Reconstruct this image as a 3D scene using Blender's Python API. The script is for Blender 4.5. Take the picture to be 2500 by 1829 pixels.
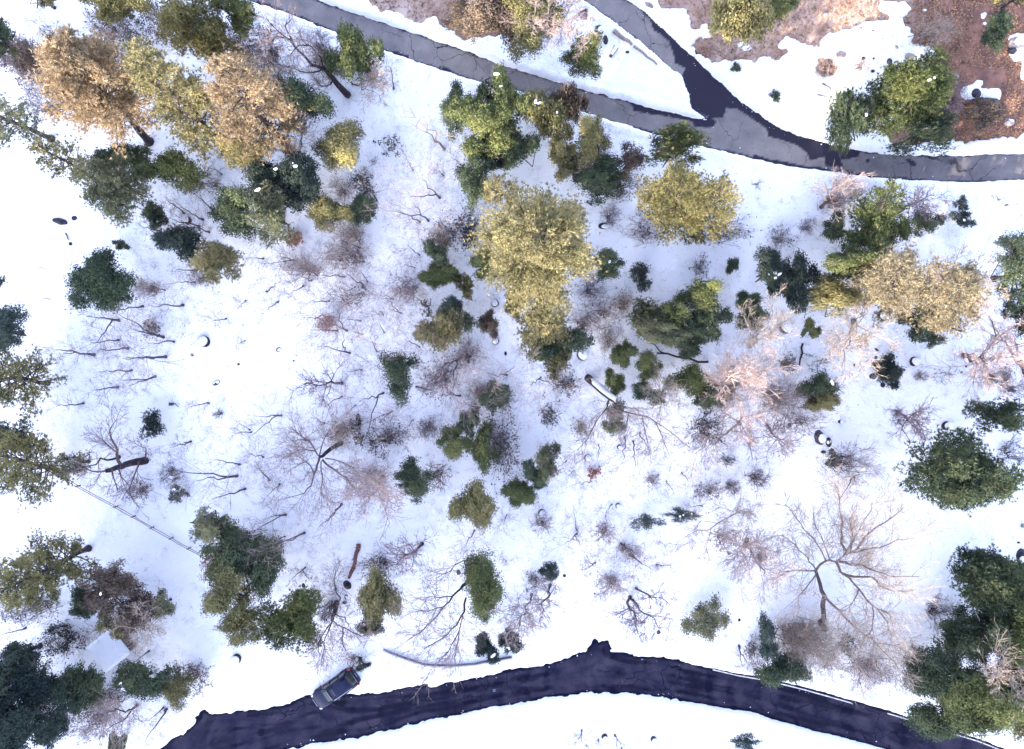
import bpy, bmesh, math, random
import numpy as np
from mathutils import Vector, Matrix
R = math.radians
scene = bpy.context.scene
for o in list(bpy.data.objects): bpy.data.objects.remove(o)
COL = scene.collection

# ------------------------------------------------------------------ camera, sky, sun, exposure
H, F = 74.0, 1925.0                       # drone height (m), focal length in source pixels
CX, CY = 1250.0, 914.5
cam = bpy.data.cameras.new('Camera'); camo = bpy.data.objects.new('Camera', cam); COL.objects.link(camo)
camo.location = (0, 0, H); camo.rotation_euler = (0, 0, 0)
cam.sensor_fit = 'HORIZONTAL'; cam.sensor_width = 36.0; cam.lens = F * 36.0 / 2500.0
cam.clip_start = 0.5; cam.clip_end = 4000
scene.camera = camo

SUN_EL = R(15.0)
SUN_DIR = Vector((-0.50, -0.866, 0)).normalized()           # horizontal direction towards the sun
world = bpy.data.worlds.new('World'); scene.world = world; world.use_nodes = True
wn = world.node_tree.nodes; wl = world.node_tree.links
bg = wn['Background']
sky = wn.new('ShaderNodeTexSky'); sky.sky_type = 'NISHITA'; sky.sun_disc = False
sky.sun_elevation = SUN_EL
sky.sun_rotation = math.atan2(SUN_DIR.x, SUN_DIR.y)
sky.altitude = 1500; sky.air_density = 1.0; sky.dust_density = 4.0; sky.ozone_density = 1.0
hs = wn.new('ShaderNodeHueSaturation'); hs.inputs['Saturation'].default_value = 0.80; hs.inputs['Hue'].default_value = 0.522
wl.new(sky.outputs[0], hs.inputs['Color']); wl.new(hs.outputs[0], bg.inputs['Color'])
bg.inputs['Strength'].default_value = 0.15
sun = bpy.data.lights.new('Sun', 'SUN'); suno = bpy.data.objects.new('Sun', sun); COL.objects.link(suno)
sun.energy = 2.2; sun.angle = R(0.6); sun.color = (1.0, 0.88, 0.72)
d = Vector((SUN_DIR.x * math.cos(SUN_EL), SUN_DIR.y * math.cos(SUN_EL), math.sin(SUN_EL)))
suno.rotation_euler = d.to_track_quat('Z', 'Y').to_euler(); suno.location = d * 300
vs = scene.view_settings
vs.view_transform = 'Standard'; vs.look = 'None'; vs.gamma = 1.0; vs.use_curve_mapping = False
vs.exposure = 3.2

# ------------------------------------------------------------------ numeric helpers
def sstep(a, b, x):
    t = np.clip((x - a) / (b - a), 0, 1); return t * t * (3 - 2 * t)
def vnoise(x, y, seed=0):
    x = np.asarray(x, float); y = np.asarray(y, float)
    xi = np.floor(x).astype(np.int64); yi = np.floor(y).astype(np.int64)
    fx = x - xi; fy = y - yi; fx = fx * fx * (3 - 2 * fx); fy = fy * fy * (3 - 2 * fy)
    def h(a, b):
        n = (a * 374761393 + b * 668265263 + seed * 974711) & 0x7fffffff
        n = ((n ^ (n >> 13)) * 1274126177) & 0x7fffffff
        return ((n ^ (n >> 16)) & 0xffff) / 65535.0
    return (h(xi, yi) * (1 - fx) + h(xi + 1, yi) * fx) * (1 - fy) + (h(xi, yi + 1) * (1 - fx) + h(xi + 1, yi + 1) * fx) * fy - 0.5
def fbm(x, y, octv=4, seed=0):
    s = 0; a = 1.0
    for k in range(octv):
        s = s + a * vnoise(x * 2 ** k, y * 2 ** k, seed + k * 17); a *= 0.5
    return s
RIDGE_H, RIDGE_D = 60.5, 190.0
def G(x, y):
    """terrain height: gentle slope between the roads, a bank at the upper right, a ridge beyond the frame towards the sun"""
    x = np.asarray(x, float); y = np.asarray(y, float)
    z = 2.6 * sstep(-22, 20, y) + 2.2 * sstep(22, 42, y + 0.12 * x) * sstep(0, 30, x)
    z = z + 0.35 * np.sin(x * 0.11 + 0.5) * np.cos(y * 0.13) * sstep(70, 40, np.abs(x))
    s = x * SUN_DIR.x + y * SUN_DIR.y; t = -x * SUN_DIR.y + y * SUN_DIR.x
    crest = RIDGE_H + 1.6 * np.sin(t * 0.11 + 1.0) + 1.2 * np.sin(t * 0.27)
    z = z + crest * sstep(75, RIDGE_D, s) * (1 - 0.35 * sstep(RIDGE_D, 420, s))
    return z
def P3(px, py, h=0.0):
    """scene point seen at a pixel, h metres above the terrain"""
    z = 0.0
    for _ in range(12):
        x = (px - CX) / F * (H - z); y = (CY - py) / F * (H - z); z = float(G(x, y)) + h
    return Vector((x, y, z))
def to_px(x, y, z): return CX + x * F / (H - z), CY - y * F / (H - z)
def T(c, r, x, y):
    s = 2.709 if r < 2 else 2.712
    return (625 * c + x / s, 610 * r + y / s)
def sdf(px, py, poly):
    """signed distance in pixels to a polygon, negative inside; only near its bounding box"""
    poly = np.array(poly, float); out = np.full(px.shape, 400.0)
    lo = poly.min(0) - 90; hi = poly.max(0) + 90
    m = (px > lo[0]) & (px < hi[0]) & (py > lo[1]) & (py < hi[1])
    x = px[m]; y = py[m]; dd = np.full(x.shape, 1e9); ins = np.zeros(x.shape, bool)
    n = len(poly)
    for i in range(n):
        ax, ay = poly[i]; bx, by = poly[(i + 1) % n]
        ex, ey = bx - ax, by - ay; l = ex * ex + ey * ey + 1e-9
        t = np.clip(((x - ax) * ex + (y - ay) * ey) / l, 0, 1)
        dd = np.minimum(dd, (x - ax - t * ex) ** 2 + (y - ay - t * ey) ** 2)
        c = (ay > y) != (by > y)
        xc = (bx - ax) * (y - ay) / (by - ay + 1e-12) + ax
        ins ^= c & (x < xc)
    s = np.sqrt(dd); s[ins] *= -1; out[m] = s
    return out
def npmesh(name, V, faces, mat=None, smooth=False, attrs=None):
    V = np.asarray(V, np.float32); faces = np.asarray(faces, np.int32)
    me = bpy.data.meshes.new(name); k = faces.shape[1]; n = len(faces)
    me.vertices.add(len(V)); me.vertices.foreach_set('co', V.ravel())
    me.loops.add(n * k); me.loops.foreach_set('vertex_index', faces.ravel())
    me.polygons.add(n); me.polygons.foreach_set('loop_start', np.arange(0, n * k, k, dtype=np.int32))
    me.polygons.foreach_set('use_smooth', np.full(n, smooth))
    for an, (dom, arr) in (attrs or {}).items():
        a = me.attributes.new(an, 'FLOAT', dom); a.data.foreach_set('value', np.asarray(arr, np.float32))
    me.update(calc_edges=True)
    if mat: me.materials.append(mat)
    return me
def link(name, me, parent=None, loc=None, **props):
    o = bpy.data.objects.new(name, me); COL.objects.link(o)
    if parent: o.parent = parent
    if loc is not None: o.location = loc
    for k, v in props.items(): o[k] = v
    return o
ITEMS = []                                  # every top-level thing, for its label
def thing(name, px, cat, look, label=None, short=None, loc=(0, 0, 0), group=None, mesh=None):
    o = link(name, mesh, None, loc)
    o['category'] = cat
    if group: o['group'] = group
    ITEMS.append(dict(o=o, px=px, look=look, label=label, short=short))
    return o

# ------------------------------------------------------------------ materials
def newmat(name):
    m = bpy.data.materials.new(name); m.use_nodes = True; nt = m.node_tree
    b = nt.nodes['Principled BSDF']; return m, nt, b
def N(nt, t, **kw):
    n = nt.nodes.new(t)
    for k, v in kw.items():
        if k in n.inputs: n.inputs[k].default_value = v
        else: setattr(n, k, v)
    return n
def noise_mix(nt, c1, c2, scale=3.0, lo=0.35, hi=0.65, detail=5, vec=None):
    n = N(nt, 'ShaderNodeTexNoise', Scale=scale, Detail=detail)
    if vec is None:
        tc = nt.nodes.new('ShaderNodeNewGeometry'); vec = tc.outputs['Position']
    nt.links.new(vec, n.inputs['Vector'])
    r = N(nt, 'ShaderNodeMapRange'); r.inputs['From Min'].default_value = lo; r.inputs['From Max'].default_value = hi
    nt.links.new(n.outputs['Fac'], r.inputs['Value'])
    mx = N(nt, 'ShaderNodeMix', data_type='RGBA'); nt.links.new(r.outputs[0], mx.inputs[0])
    for i, c in ((6, c1), (7, c2)):
        if hasattr(c, 'links'): nt.links.new(c, mx.inputs[i])
        else: mx.inputs[i].default_value = (*c, 1)
    return mx.outputs[2], r.outputs[0]
def bump(nt, b, scale, dist, strength=1.0, detail=4):
    g = nt.nodes.new('ShaderNodeNewGeometry')
    n = N(nt, 'ShaderNodeTexNoise', Scale=scale, Detail=detail); nt.links.new(g.outputs['Position'], n.inputs['Vector'])
    bp = N(nt, 'ShaderNodeBump', Strength=strength, Distance=dist); nt.links.new(n.outputs['Fac'], bp.inputs['Height'])
    nt.links.new(bp.outputs[0], b.inputs['Normal']); return bp
def solid(name, c1, c2=None, rough=0.8, scale=4.0, bumpd=0.0, spec=0.3, metal=0.0, coat=0.0):
    m, nt, b = newmat(name)
    if c2: nt.links.new(noise_mix(nt, c1, c2, scale)[0], b.inputs['Base Color'])
    else: b.inputs['Base Color'].default_value = (*c1, 1)
    b.inputs['Roughness'].default_value = rough; b.inputs['Specular IOR Level'].default_value = spec
    b.inputs['Metallic'].default_value = metal; b.inputs['Coat Weight'].default_value = coat
    if bumpd: bump(nt, b, scale * 4, bumpd)
    return m
def leafmat(name, c1, c2, trans=0.25):
    m, nt, b = newmat(name); nt.nodes.remove(b)
    a = N(nt, 'ShaderNodeAttribute', attribute_name='tint')
    mx = N(nt, 'ShaderNodeValToRGB'); nt.links.new(a.outputs['Fac'], mx.inputs[0]); e = mx.color_ramp.elements
    e[0].color = (*c1, 1); e[0].position = 0.08; e[1].color = (*c2, 1); e[1].position = 0.72
    e3 = e.new(1.0); e3.color = (c2[0] * 1.2, c2[1] * 1.1, c2[2] * 0.9, 1)
    df = N(nt, 'ShaderNodeBsdfDiffuse'); tr = N(nt, 'ShaderNodeBsdfTranslucent'); ms = N(nt, 'ShaderNodeMixShader')
    ms.inputs[0].default_value = trans
    nt.links.new(mx.outputs[0], df.inputs[0]); nt.links.new(mx.outputs[0], tr.inputs[0])
    nt.links.new(df.outputs[0], ms.inputs[1]); nt.links.new(tr.outputs[0], ms.inputs[2])
    nt.links.new(ms.outputs[0], nt.nodes['Material Output'].inputs['Surface']); return m
LEAF = {
 'dark':   leafmat('leaf_dark_green',  (0.024, 0.041, 0.034), (0.108, 0.135, 0.078)),
 'green':  leafmat('leaf_green',       (0.030, 0.050, 0.026), (0.155, 0.172, 0.074)),
 'olive':  leafmat('leaf_olive',       (0.060, 0.066, 0.034), (0.270, 0.245, 0.115)),
 'yellow': leafmat('needle_yellow',    (0.115, 0.112, 0.055), (0.350, 0.310, 0.165)),
 'gold':   leafmat('needle_gold',      (0.085, 0.088, 0.040), (0.270, 0.240, 0.115)),
 'tanpine': leafmat('needle_tan',      (0.130, 0.112, 0.070), (0.360, 0.305, 0.205)),
 'orange': leafmat('needle_tawny',     (0.150, 0.115, 0.070), (0.420, 0.320, 0.210)),
 'sage':   leafmat('needle_sage',      (0.070, 0.092, 0.058), (0.260, 0.265, 0.160)),
 'blue':   leafmat('needle_blue_green',(0.022, 0.038, 0.040), (0.095, 0.125, 0.105)),
 'brown':  leafmat('leaf_brown',       (0.040, 0.030, 0.030), (0.180, 0.140, 0.110)),
 'navy':   leafmat('leaf_blackish',    (0.011, 0.018, 0.024), (0.052, 0.070, 0.058)),
 'red':    leafmat('leaf_russet',      (0.200, 0.070, 0.050), (0.500, 0.230, 0.170)),
}
TWIG = {
 'pink':   leafmat('twig_pinkish',  (0.180, 0.135, 0.135), (0.380, 0.305, 0.290), 0.05),
 'tan':    leafmat('twig_tan',      (0.190, 0.148, 0.125), (0.420, 0.350, 0.300), 0.05),
 'purple': leafmat('twig_purple',   (0.085, 0.065, 0.085), (0.280, 0.220, 0.245), 0.05),
 'dark':   leafmat('twig_dark',     (0.024, 0.020, 0.032), (0.095, 0.075, 0.095), 0.05),
 'brown':  leafmat('twig_brown',    (0.130, 0.098, 0.102), (0.370, 0.290, 0.285), 0.05),
}
BARK = solid('bark_dark', (0.018, 0.014, 0.020), (0.060, 0.042, 0.048), 0.9, 6.0)
BARKG = solid('bark_grey', (0.040, 0.032, 0.044), (0.120, 0.096, 0.118), 0.9, 6.0)
BARKB = solid('bark_brown', (0.070, 0.045, 0.042), (0.170, 0.115, 0.105), 0.9, 6.0)
BARKP = solid('bark_pale', (0.200, 0.150, 0.130), (0.380, 0.300, 0.260), 0.9, 6.0)
BARKR = solid('bark_red_rotten', (0.110, 0.045, 0.045), (0.230, 0.100, 0.090), 0.9, 5.0, 0.01)
ROCK = solid('rock_dark', (0.012, 0.011, 0.020), (0.062, 0.054, 0.070), 0.85, 3.0, 0.02)
ROCKP = solid('rock_pale', (0.18, 0.15, 0.15), (0.38, 0.32, 0.31), 0.85, 3.0, 0.02)
SNOW, nt, b = newmat('snow')
g_ = nt.nodes.new('ShaderNodeNewGeometry')
c_, _f = noise_mix(nt, (0.84, 0.845, 0.86), (0.90, 0.90, 0.905), 0.35, 0.3, 0.7, 6)
nt.links.new(c_, b.inputs['Base Color']); b.inputs['Roughness'].default_value = 0.75; b.inputs['Specular IOR Level'].default_value = 0.15
b1 = bump(nt, b, 1.3, 0.22, 1.0, 8)
b2n = N(nt, 'ShaderNodeTexNoise', Scale=7.0, Detail=5.0); nt.links.new(g_.outputs['Position'], b2n.inputs['Vector'])
b2 = N(nt, 'ShaderNodeBump', Strength=0.8, Distance=0.06); nt.links.new(b2n.outputs['Fac'], b2.inputs['Height'])
nt.links.new(b1.outputs[0], b2.inputs['Normal']); nt.links.new(b2.outputs[0], b.inputs['Normal'])

EARTH, nt, b = newmat('bare_earth')
at = N(nt, 'ShaderNodeAttribute', attribute_name='red')
tan, _ = noise_mix(nt, (0.32, 0.215, 0.175), (0.52, 0.40, 0.33), 0.5, 0.35, 0.65, 8)
redc, _ = noise_mix(nt, (0.135, 0.075, 0.062), (0.29, 0.155, 0.110), 0.9, 0.35, 0.65, 8)
tn = N(nt, 'ShaderNodeTexNoise', Scale=0.55, Detail=6.0); gg = nt.nodes.new('ShaderNodeNewGeometry'); nt.links.new(gg.outputs['Position'], tn.inputs['Vector'])
ad = N(nt, 'ShaderNodeMath', operation='ADD'); nt.links.new(at.outputs['Fac'], ad.inputs[0]); nt.links.new(tn.outputs['Fac'], ad.inputs[1])
mr = N(nt, 'ShaderNodeMapRange'); mr.inputs['From Min'].default_value = 0.80; mr.inputs['From Max'].default_value = 1.20; nt.links.new(ad.outputs[0], mr.inputs['Value'])
mx = N(nt, 'ShaderNodeMix', data_type='RGBA'); nt.links.new(mr.outputs[0], mx.inputs[0]); nt.links.new(tan, mx.inputs[6]); nt.links.new(redc, mx.inputs[7])
dk, _ = noise_mix(nt, mx.outputs[2], (0.075, 0.048, 0.042), 2.3, 0.56, 0.72, 8)
nt.links.new(dk, b.inputs['Base Color']); b.inputs['Roughness'].default_value = 0.95; b.inputs['Specular IOR Level'].default_value = 0.1
bump(nt, b, 5.0, 0.08, 1.0, 6)

def asphalt(name, dry1, dry2, wet, crack=(0.018, 0.016, 0.018), cs=0.30, cw=0.008):
    m, nt, b = newmat(name)
    at = N(nt, 'ShaderNodeAttribute', attribute_name='wet')
    dry, _ = noise_mix(nt, dry1, dry2, 0.6, 0.3, 0.7, 8)
    fine, _ = noise_mix(nt, dry, tuple(c * 0.55 for c in dry1), 9.0, 0.58, 0.85, 4)
    g = nt.nodes.new('ShaderNodeNewGeometry')
    dn = N(nt, 'ShaderNodeTexNoise', Scale=0.9, Detail=4.0); nt.links.new(g.outputs['Position'], dn.inputs['Vector'])
    va = N(nt, 'ShaderNodeVectorMath', operation='MULTIPLY_ADD'); nt.links.new(dn.outputs['Color'], va.inputs[0]); va.inputs[1].default_value = (1.3, 1.3, 0); nt.links.new(g.outputs['Position'], va.inputs[2])
    vo = N(nt, 'ShaderNodeTexVoronoi', Scale=cs, feature='DISTANCE_TO_EDGE'); nt.links.new(va.outputs[0], vo.inputs['Vector'])
    cr = N(nt, 'ShaderNodeMapRange'); cr.inputs['From Min'].default_value = 0.0015; cr.inputs['From Max'].default_value = cw
    cr.inputs['To Min'].default_value = 1.0; cr.inputs['To Max'].default_value = 0.0; nt.links.new(vo.outputs['Distance'], cr.inputs['Value'])
    gate = N(nt, 'ShaderNodeTexNoise', Scale=0.22, Detail=2.0); nt.links.new(g.outputs['Position'], gate.inputs['Vector'])
    gm = N(nt, 'ShaderNodeMapRange'); gm.inputs['From Min'].default_value = 0.42; gm.inputs['From Max'].default_value = 0.58; nt.links.new(gate.outputs['Fac'], gm.inputs['Value'])
    ml = N(nt, 'ShaderNodeMath', operation='MULTIPLY'); nt.links.new(cr.outputs[0], ml.inputs[0]); nt.links.new(gm.outputs[0], ml.inputs[1])
    mc = N(nt, 'ShaderNodeMix', data_type='RGBA'); nt.links.new(ml.outputs[0], mc.inputs[0]); nt.links.new(fine, mc.inputs[6]); mc.inputs[7].default_value = (*crack, 1)
    wn_ = N(nt, 'ShaderNodeTexNoise', Scale=1.6, Detail=6.0, Distortion=0.6); nt.links.new(g.outputs['Position'], wn_.inputs['Vector'])
    ma = N(nt, 'ShaderNodeMath', operation='MULTIPLY_ADD'); nt.links.new(wn_.outputs['Fac'], ma.inputs[0]); ma.inputs[1].default_value = 0.35; nt.links.new(at.outputs['Fac'], ma.inputs[2])
    wr = N(nt, 'ShaderNodeMapRange'); wr.inputs['From Min'].default_value = 0.30; wr.inputs['From Max'].default_value = 1.12; nt.links.new(ma.outputs[0], wr.inputs['Value'])
    mw = N(nt, 'ShaderNodeMix', data_type='RGBA'); nt.links.new(wr.outputs[0], mw.inputs[0]); nt.links.new(mc.outputs[2], mw.inputs[6]); mw.inputs[7].default_value = (*wet, 1)
    nt.links.new(mw.outputs[2], b.inputs['Base Color'])
    rr = N(nt, 'ShaderNodeMapRange'); rr.inputs['To Min'].default_value = 0.9; rr.inputs['To Max'].default_value = 0.55; nt.links.new(wr.outputs[0], rr.inputs['Value'])
    nt.links.new(rr.outputs[0], b.inputs['Roughness']); b.inputs['Specular IOR Level'].default_value = 0.07
    bump(nt, b, 14.0, 0.012, 0.7, 4)
    return m
ASPH = asphalt('asphalt_upper', (0.168, 0.154, 0.150), (0.255, 0.230, 0.218), (0.030, 0.027, 0.042))
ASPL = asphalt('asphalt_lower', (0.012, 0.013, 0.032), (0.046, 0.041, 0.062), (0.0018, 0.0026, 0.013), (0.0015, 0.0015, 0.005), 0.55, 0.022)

# ------------------------------------------------------------------ setting: terrain, roads, snow
def Ts(c, r, pts): return [T(c, r, x, y) for x, y in pts]
UP_TOP = [(500, -140), (620, -60)] + [(769, 0), (835, 22), (979, 70), (1105, 114), (1250, 166), (1361, 201), (1486, 236), (1582, 262), (1693, 288), (1734, 297)]
BR_LEFT = [(1689, 266), (1678, 221), (1667, 188), (1641, 170), (1582, 118), (1508, 61), (1423, 0), (1300, -95)]
BR_RIGHT = [(1410, -95), (1530, 0), (1582, 37), (1656, 107), (1730, 173), (1804, 244), (1875, 295), (1912, 317), (1967, 336), (2048, 358), (2133, 373), (2207, 380), (2318, 380), (2500, 375), (2700, 368)]
UP_LOW = [(2700, 432), (2500, 439), (2355, 445), (2281, 443), (2207, 439), (2133, 434), (2052, 421), (1949, 410), (1875, 396), (1785, 373), (1715, 358), (1593, 325), (1523, 305), (1457, 284), (1350, 250), (1250, 217), (1197, 207), (1123, 186), (1031, 155), (957, 129), (905, 111), (854, 92), (810, 76), (699, 33), (600, 0), (440, -60), (320, -100)]
UPPER = UP_TOP + BR_LEFT + BR_RIGHT + UP_LOW
LOW_TOP = [(180, 1960), (300, 1890), (387, 1829), (417, 1806), (446, 1791), (468, 1773), (490, 1751), (492, 1734), (516, 1743), (553, 1740), (625, 1731), (662, 1727), (699, 1721), (735, 1703), (761, 1699), (790, 1697), (854, 1694), (920, 1692), (994, 1677), (1067, 1672), (1160, 1655), (1250, 1634), (1324, 1625), (1397, 1603), (1434, 1585), (1451, 1561), (1464, 1570), (1486, 1563), (1493, 1589), (1545, 1600), (1637, 1607), (1729, 1629), (1803, 1644), (1875, 1655), (1967, 1677), (2059, 1703), (2188, 1740), (2281, 1769), (2391, 1803), (2447, 1825), (2700, 1910)]
LOW_LOW = [(2700, 2010), (2400, 1900), (2170, 1832), (2059, 1801), (1986, 1784), (1875, 1753), (1840, 1740), (1766, 1729), (1637, 1707), (1545, 1694), (1434, 1692), (1342, 1703), (1250, 1720), (1178, 1733), (1123, 1744), (1049, 1758), (975, 1777), (920, 1790), (846, 1806), (772, 1817), (706, 1829), (480, 1890), (330, 1960)]
LOWER = LOW_TOP + LOW_LOW
BARE = [
 [(880, -120), (905, 0), (913, 11), (946, 30), (987, 41), (1027, 52), (1060, 42), (1080, 60), (1112, 81), (1134, 98), (1160, 89), (1190, 83), (1216, 85), (1245, 70), (1290, 40), (1330, 20), (1345, -120)],
 [(1590, -120), (1604, 0), (1615, 15), (1650, 22), (1680, 20), (1690, 65), (1704, 75), (1722, 60), (1740, 90), (1700, 96), (1690, 115), (1720, 125), (1760, 118), (1790, 140), (1830, 155), (1862, 140), (1893, 148), (1912, 125), (1897, 107), (1916, 89), (1952, 96), (1975, 114), (1997, 114), (2030, 78), (2082, 63), (2115, 48), (2165, 44), (2141, 22), (2152, 4), (2207, 7), (2237, 22), (2205, 40), (2218, 63), (2229, 103), (2263, 118), (2288, 129), (2292, 144), (2262, 150), (2270, 190), (2200, 300), (2150, 310), (2170, 350), (2240, 352), (2318, 342), (2344, 347), (2407, 351), (2451, 338), (2488, 329), (2500, 325), (2800, 310), (2800, -120)],
 [(1992, 150), (2005, 140), (2030, 142), (2052, 158), (2054, 178), (2030, 186), (2012, 190), (1998, 178)],
 [(1693, 120), (1720, 105), (1760, 120), (1800, 140), (1782, 150), (1740, 150)],
 [(1415, 30), (1432, 26), (1432, 44), (1418, 46)],
 [(486, 1738), (496, 1728), (520, 1735), (545, 1742), (520, 1760), (480, 1762)],
]
ISLE = [
 [(2344, 220), (2356, 208), (2378, 204), (2388, 194), (2398, 200), (2392, 216), (2410, 222), (2440, 220), (2444, 240), (2430, 254), (2400, 246), (2380, 250), (2356, 244)],
 [(2462, 90), (2480, 84), (2560, 70), (2560, 150), (2480, 146), (2464, 132), (2470, 110)],
 [(2392, 34), (2404, 27), (2416, 28), (2408, 48), (2396, 54)],
 [(1800, 108), (1812, 104), (1826, 108), (1836, 118), (1816, 120)],
 [(1036, 50), (1052, 44), (1066, 52), (1082, 66), (1062, 72), (1042, 64)],
 [(1118, 0), (1150, -20), (1190, -10), (1180, 12), (1150, 10)],
 [(2496, 150), (2530, 140), (2530, 210), (2494, 190)],
]
WET_SHADE = [
 Ts(2, 0, [(900, 110), (940, 200), (1030, 270), (1060, 340), (1080, 420), (1150, 450), (1130, 500), (1190, 720), (1320, 790), (1400, 780), (1420, 715), (1490, 720), (1600, 790), (1700, 870), (1720, 790), (1500, 640), (1300, 450), (1100, 270), (960, 130)]),  # junction: wet asphalt with part of the cast shadow painted in
 Ts(2, 0, [(780, 680), (800, 735), (900, 752), (1000, 765), (1190, 805), (1200, 845), (1330, 838), (1360, 800), (1310, 780), (1050, 735)]),
 Ts(2, 0, [(380, 690), (460, 740), (600, 790), (800, 835), (940, 870), (920, 900), (600, 820), (380, 740)]),
 Ts(3, 0, [(-20, 790), (0, 900), (100, 930), (190, 962), (260, 1010), (280, 1062), (370, 1035), (380, 1100), (500, 1110), (480, 1060), (600, 1040), (620, 1000), (470, 960), (250, 900)]),
 Ts(3, 0, [(-100, 1020), (0, 1050), (100, 1070), (240, 1102), (370, 1112), (500, 1125), (700, 1165), (1000, 1180), (1000, 1220), (700, 1200), (300, 1150), (-100, 1090)]),
 Ts(3, 0, [(915, 1055), (940, 1052), (980, 1080), (970, 1098), (940, 1090)]),
 Ts(3, 0, [(635, 1048), (660, 1045), (676, 1066), (655, 1072)]), Ts(3, 0, [(575, 1045), (598, 1045), (600, 1062), (580, 1064)]),
 Ts(1, 0, [(860, 345), (930, 335), (1010, 370), (1000, 395), (900, 370)]), Ts(1, 0, [(1210, 440), (1260, 445), (1330, 490), (1280, 492)]),
 Ts(1, 0, [(1595, 490), (1620, 495), (1660, 545), (1630, 545)]),
 Ts(1, 0, [(0, 0), (60, 10), (300, 110), (620, 240), (600, 262), (250, 120), (0, 30)]),
]
def axis(a, b, step, far):
    core = np.arange(a, b + 1e-6, step); out = [core[-1]]; s = step
    while out[-1] < far: s = min(s * 1.3, 14.0) if out[-1] < 320 else min(s * 1.2, 40); out.append(out[-1] + s)
    lo = [core[0]]; s = step
    while lo[-1] > -far: s = min(s * 1.3, 14.0) if lo[-1] > -320 else min(s * 1.2, 40); lo.append(lo[-1] - s)
    return np.concatenate([np.array(lo[1:][::-1]), core, np.array(out[1:])])
def grid(xs, ys): return np.meshgrid(xs, ys)
def quads(nx, ny):
    i = np.arange(nx * ny).reshape(ny, nx)
    return np.stack([i[:-1, :-1].ravel(), i[:-1, 1:].ravel(), i[1:, 1:].ravel(), i[1:, :-1].ravel()], 1)
# earth sheet
xs, ys = axis(-52, 52, 0.7, 1500), axis(-40, 40, 0.7, 1500)
X, Y = grid(xs, ys); Z = G(X, Y); PX, PY = to_px(X, Y, np.minimum(Z, 40))
inroad = np.minimum(sdf(PX, PY, UPPER), sdf(PX, PY, LOWER)) < 14
Ze = Z - 0.03 + 0.05 * fbm(X * 1.3, Y * 1.3, 3, 5); Ze = np.where(inroad, Z - 0.12, Ze)
Ze = np.where((np.abs(X) > 51) | (np.abs(Y) > 39), Z - 0.3, Ze)
redm = sstep(2120, 2330, PX) + 0.5 * sstep(1060, 1180, PX) * (PX < 1500)
redm += 0.7 * sstep(60, 0, np.hypot(PX - 1720, PY - 128)) + 0.8 * sstep(60, 0, np.hypot(PX - 2025, PY - 165))
me = npmesh('ground', np.stack([X, Y, Ze], -1).reshape(-1, 3), quads(len(xs), len(ys)), EARTH, True, {'red': ('POINT', np.clip(redm, 0, 1).ravel())})
link('ground', me, kind='structure')
# roads: dense sheets cut from one grid
xs, ys = np.arange(-55, 55.01, 0.16), np.arange(-44, 44.01, 0.16)
X, Y = grid(xs, ys); Z = G(X, Y); PX, PY = to_px(X, Y, Z)
Qall = quads(len(xs), len(ys)); NPIX = fbm(X * 0.9, Y * 0.9, 4, 3)
sdU, sdL = sdf(PX, PY, UPPER), sdf(PX, PY, LOWER)
wet = np.zeros_like(X)
for w in WET_SHADE: wet = np.maximum(wet, sstep(1.5, -1.5, sdf(PX, PY, w) + 4 * NPIX))
wet = np.maximum(wet, 0.95 * sstep(-5, -1, sdU + 6 * NPIX - 0.5))
wet = np.maximum(wet, 0.42 * sstep(2012, 2018, PX + 4 * NPIX)); wet = np.maximum(wet, 0.25 * sstep(-0.1, 0.5, NPIX))
def cut(name, sd, mat, wet):
    keep = (sd.ravel()[Qall] < 13).any(1); q = Qall[keep]
    u, inv = np.unique(q, return_inverse=True)
    V = np.stack([X.ravel()[u], Y.ravel()[u], Z.ravel()[u]], -1)
    return link(name, npmesh(name, V, inv.reshape(q.shape), mat, True, {'wet': ('POINT', wet.ravel()[u])}), kind='structure')
cut('upper_road', sdU, ASPH, wet)
lat = -sdL / 26.0
wl_ = 0.0 + 0.65 * sstep(-0.10, 0.28, fbm(X * 0.35, lat * 1.9, 4, 9)) + 0.35 * sstep(0.1, 0.4, fbm(X * 1.1 + 0.4 * lat, lat * 0.5, 3, 19)) + 0.22 * np.cos(lat * 2 * math.pi / 1.55) ** 2; wl_ = np.maximum(wl_, sstep(-9, -2, sdL + 5 * NPIX))
cut('lower_road', sdL, ASPL, wl_)
# snow sheet, thinning to a ragged edge at roads and bare ground
SX, SY = axis(-50.4, 50.4, 0.21, 1500), axis(-38.2, 38.2, 0.21, 1500)
X, Y = grid(SX, SY); Z = G(X, Y); PX, PY = to_px(X, Y, np.minimum(Z, 40))
fine = fbm(X * 1.1, Y * 1.1, 5, 21); edge = fbm(X * 2.6, Y * 2.6, 3, 61); mid = fbm(X * 0.35, Y * 0.35, 4, 33)
dr = np.minimum(sdf(PX, PY, UPPER) + 3.5 * fine + 2.5 * edge, sdf(PX, PY, LOWER) + (5 * fine + 6 * edge) * (1 - 0.75 * sstep(1640, 1740, PX)))
db = np.full_like(X, 400.0)
for p in BARE: db = np.minimum(db, sdf(PX, PY, p))
db = db + 14 * fine + 6 * mid + 8 * edge
for p in ISLE: db = np.maximum(db, -sdf(PX, PY, p) + 9 * fine)
dist = np.minimum(dr, db) / 26.0
rag = np.clip(dist * 1.3, -0.3, 1.0)
bank = 0.10 * np.exp(-((dr / 26 - 0.45) / 0.35) ** 2)                    # ploughed lip beside the roads
Zs = Z + np.where(rag < 0, rag, 0.24 * (1 - np.exp(-rag / 0.12)) + bank * (0.7 + 1.2 * edge)) + np.clip(dist, 0, 1) * (0.10 * mid + 0.045 * fine)
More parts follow.
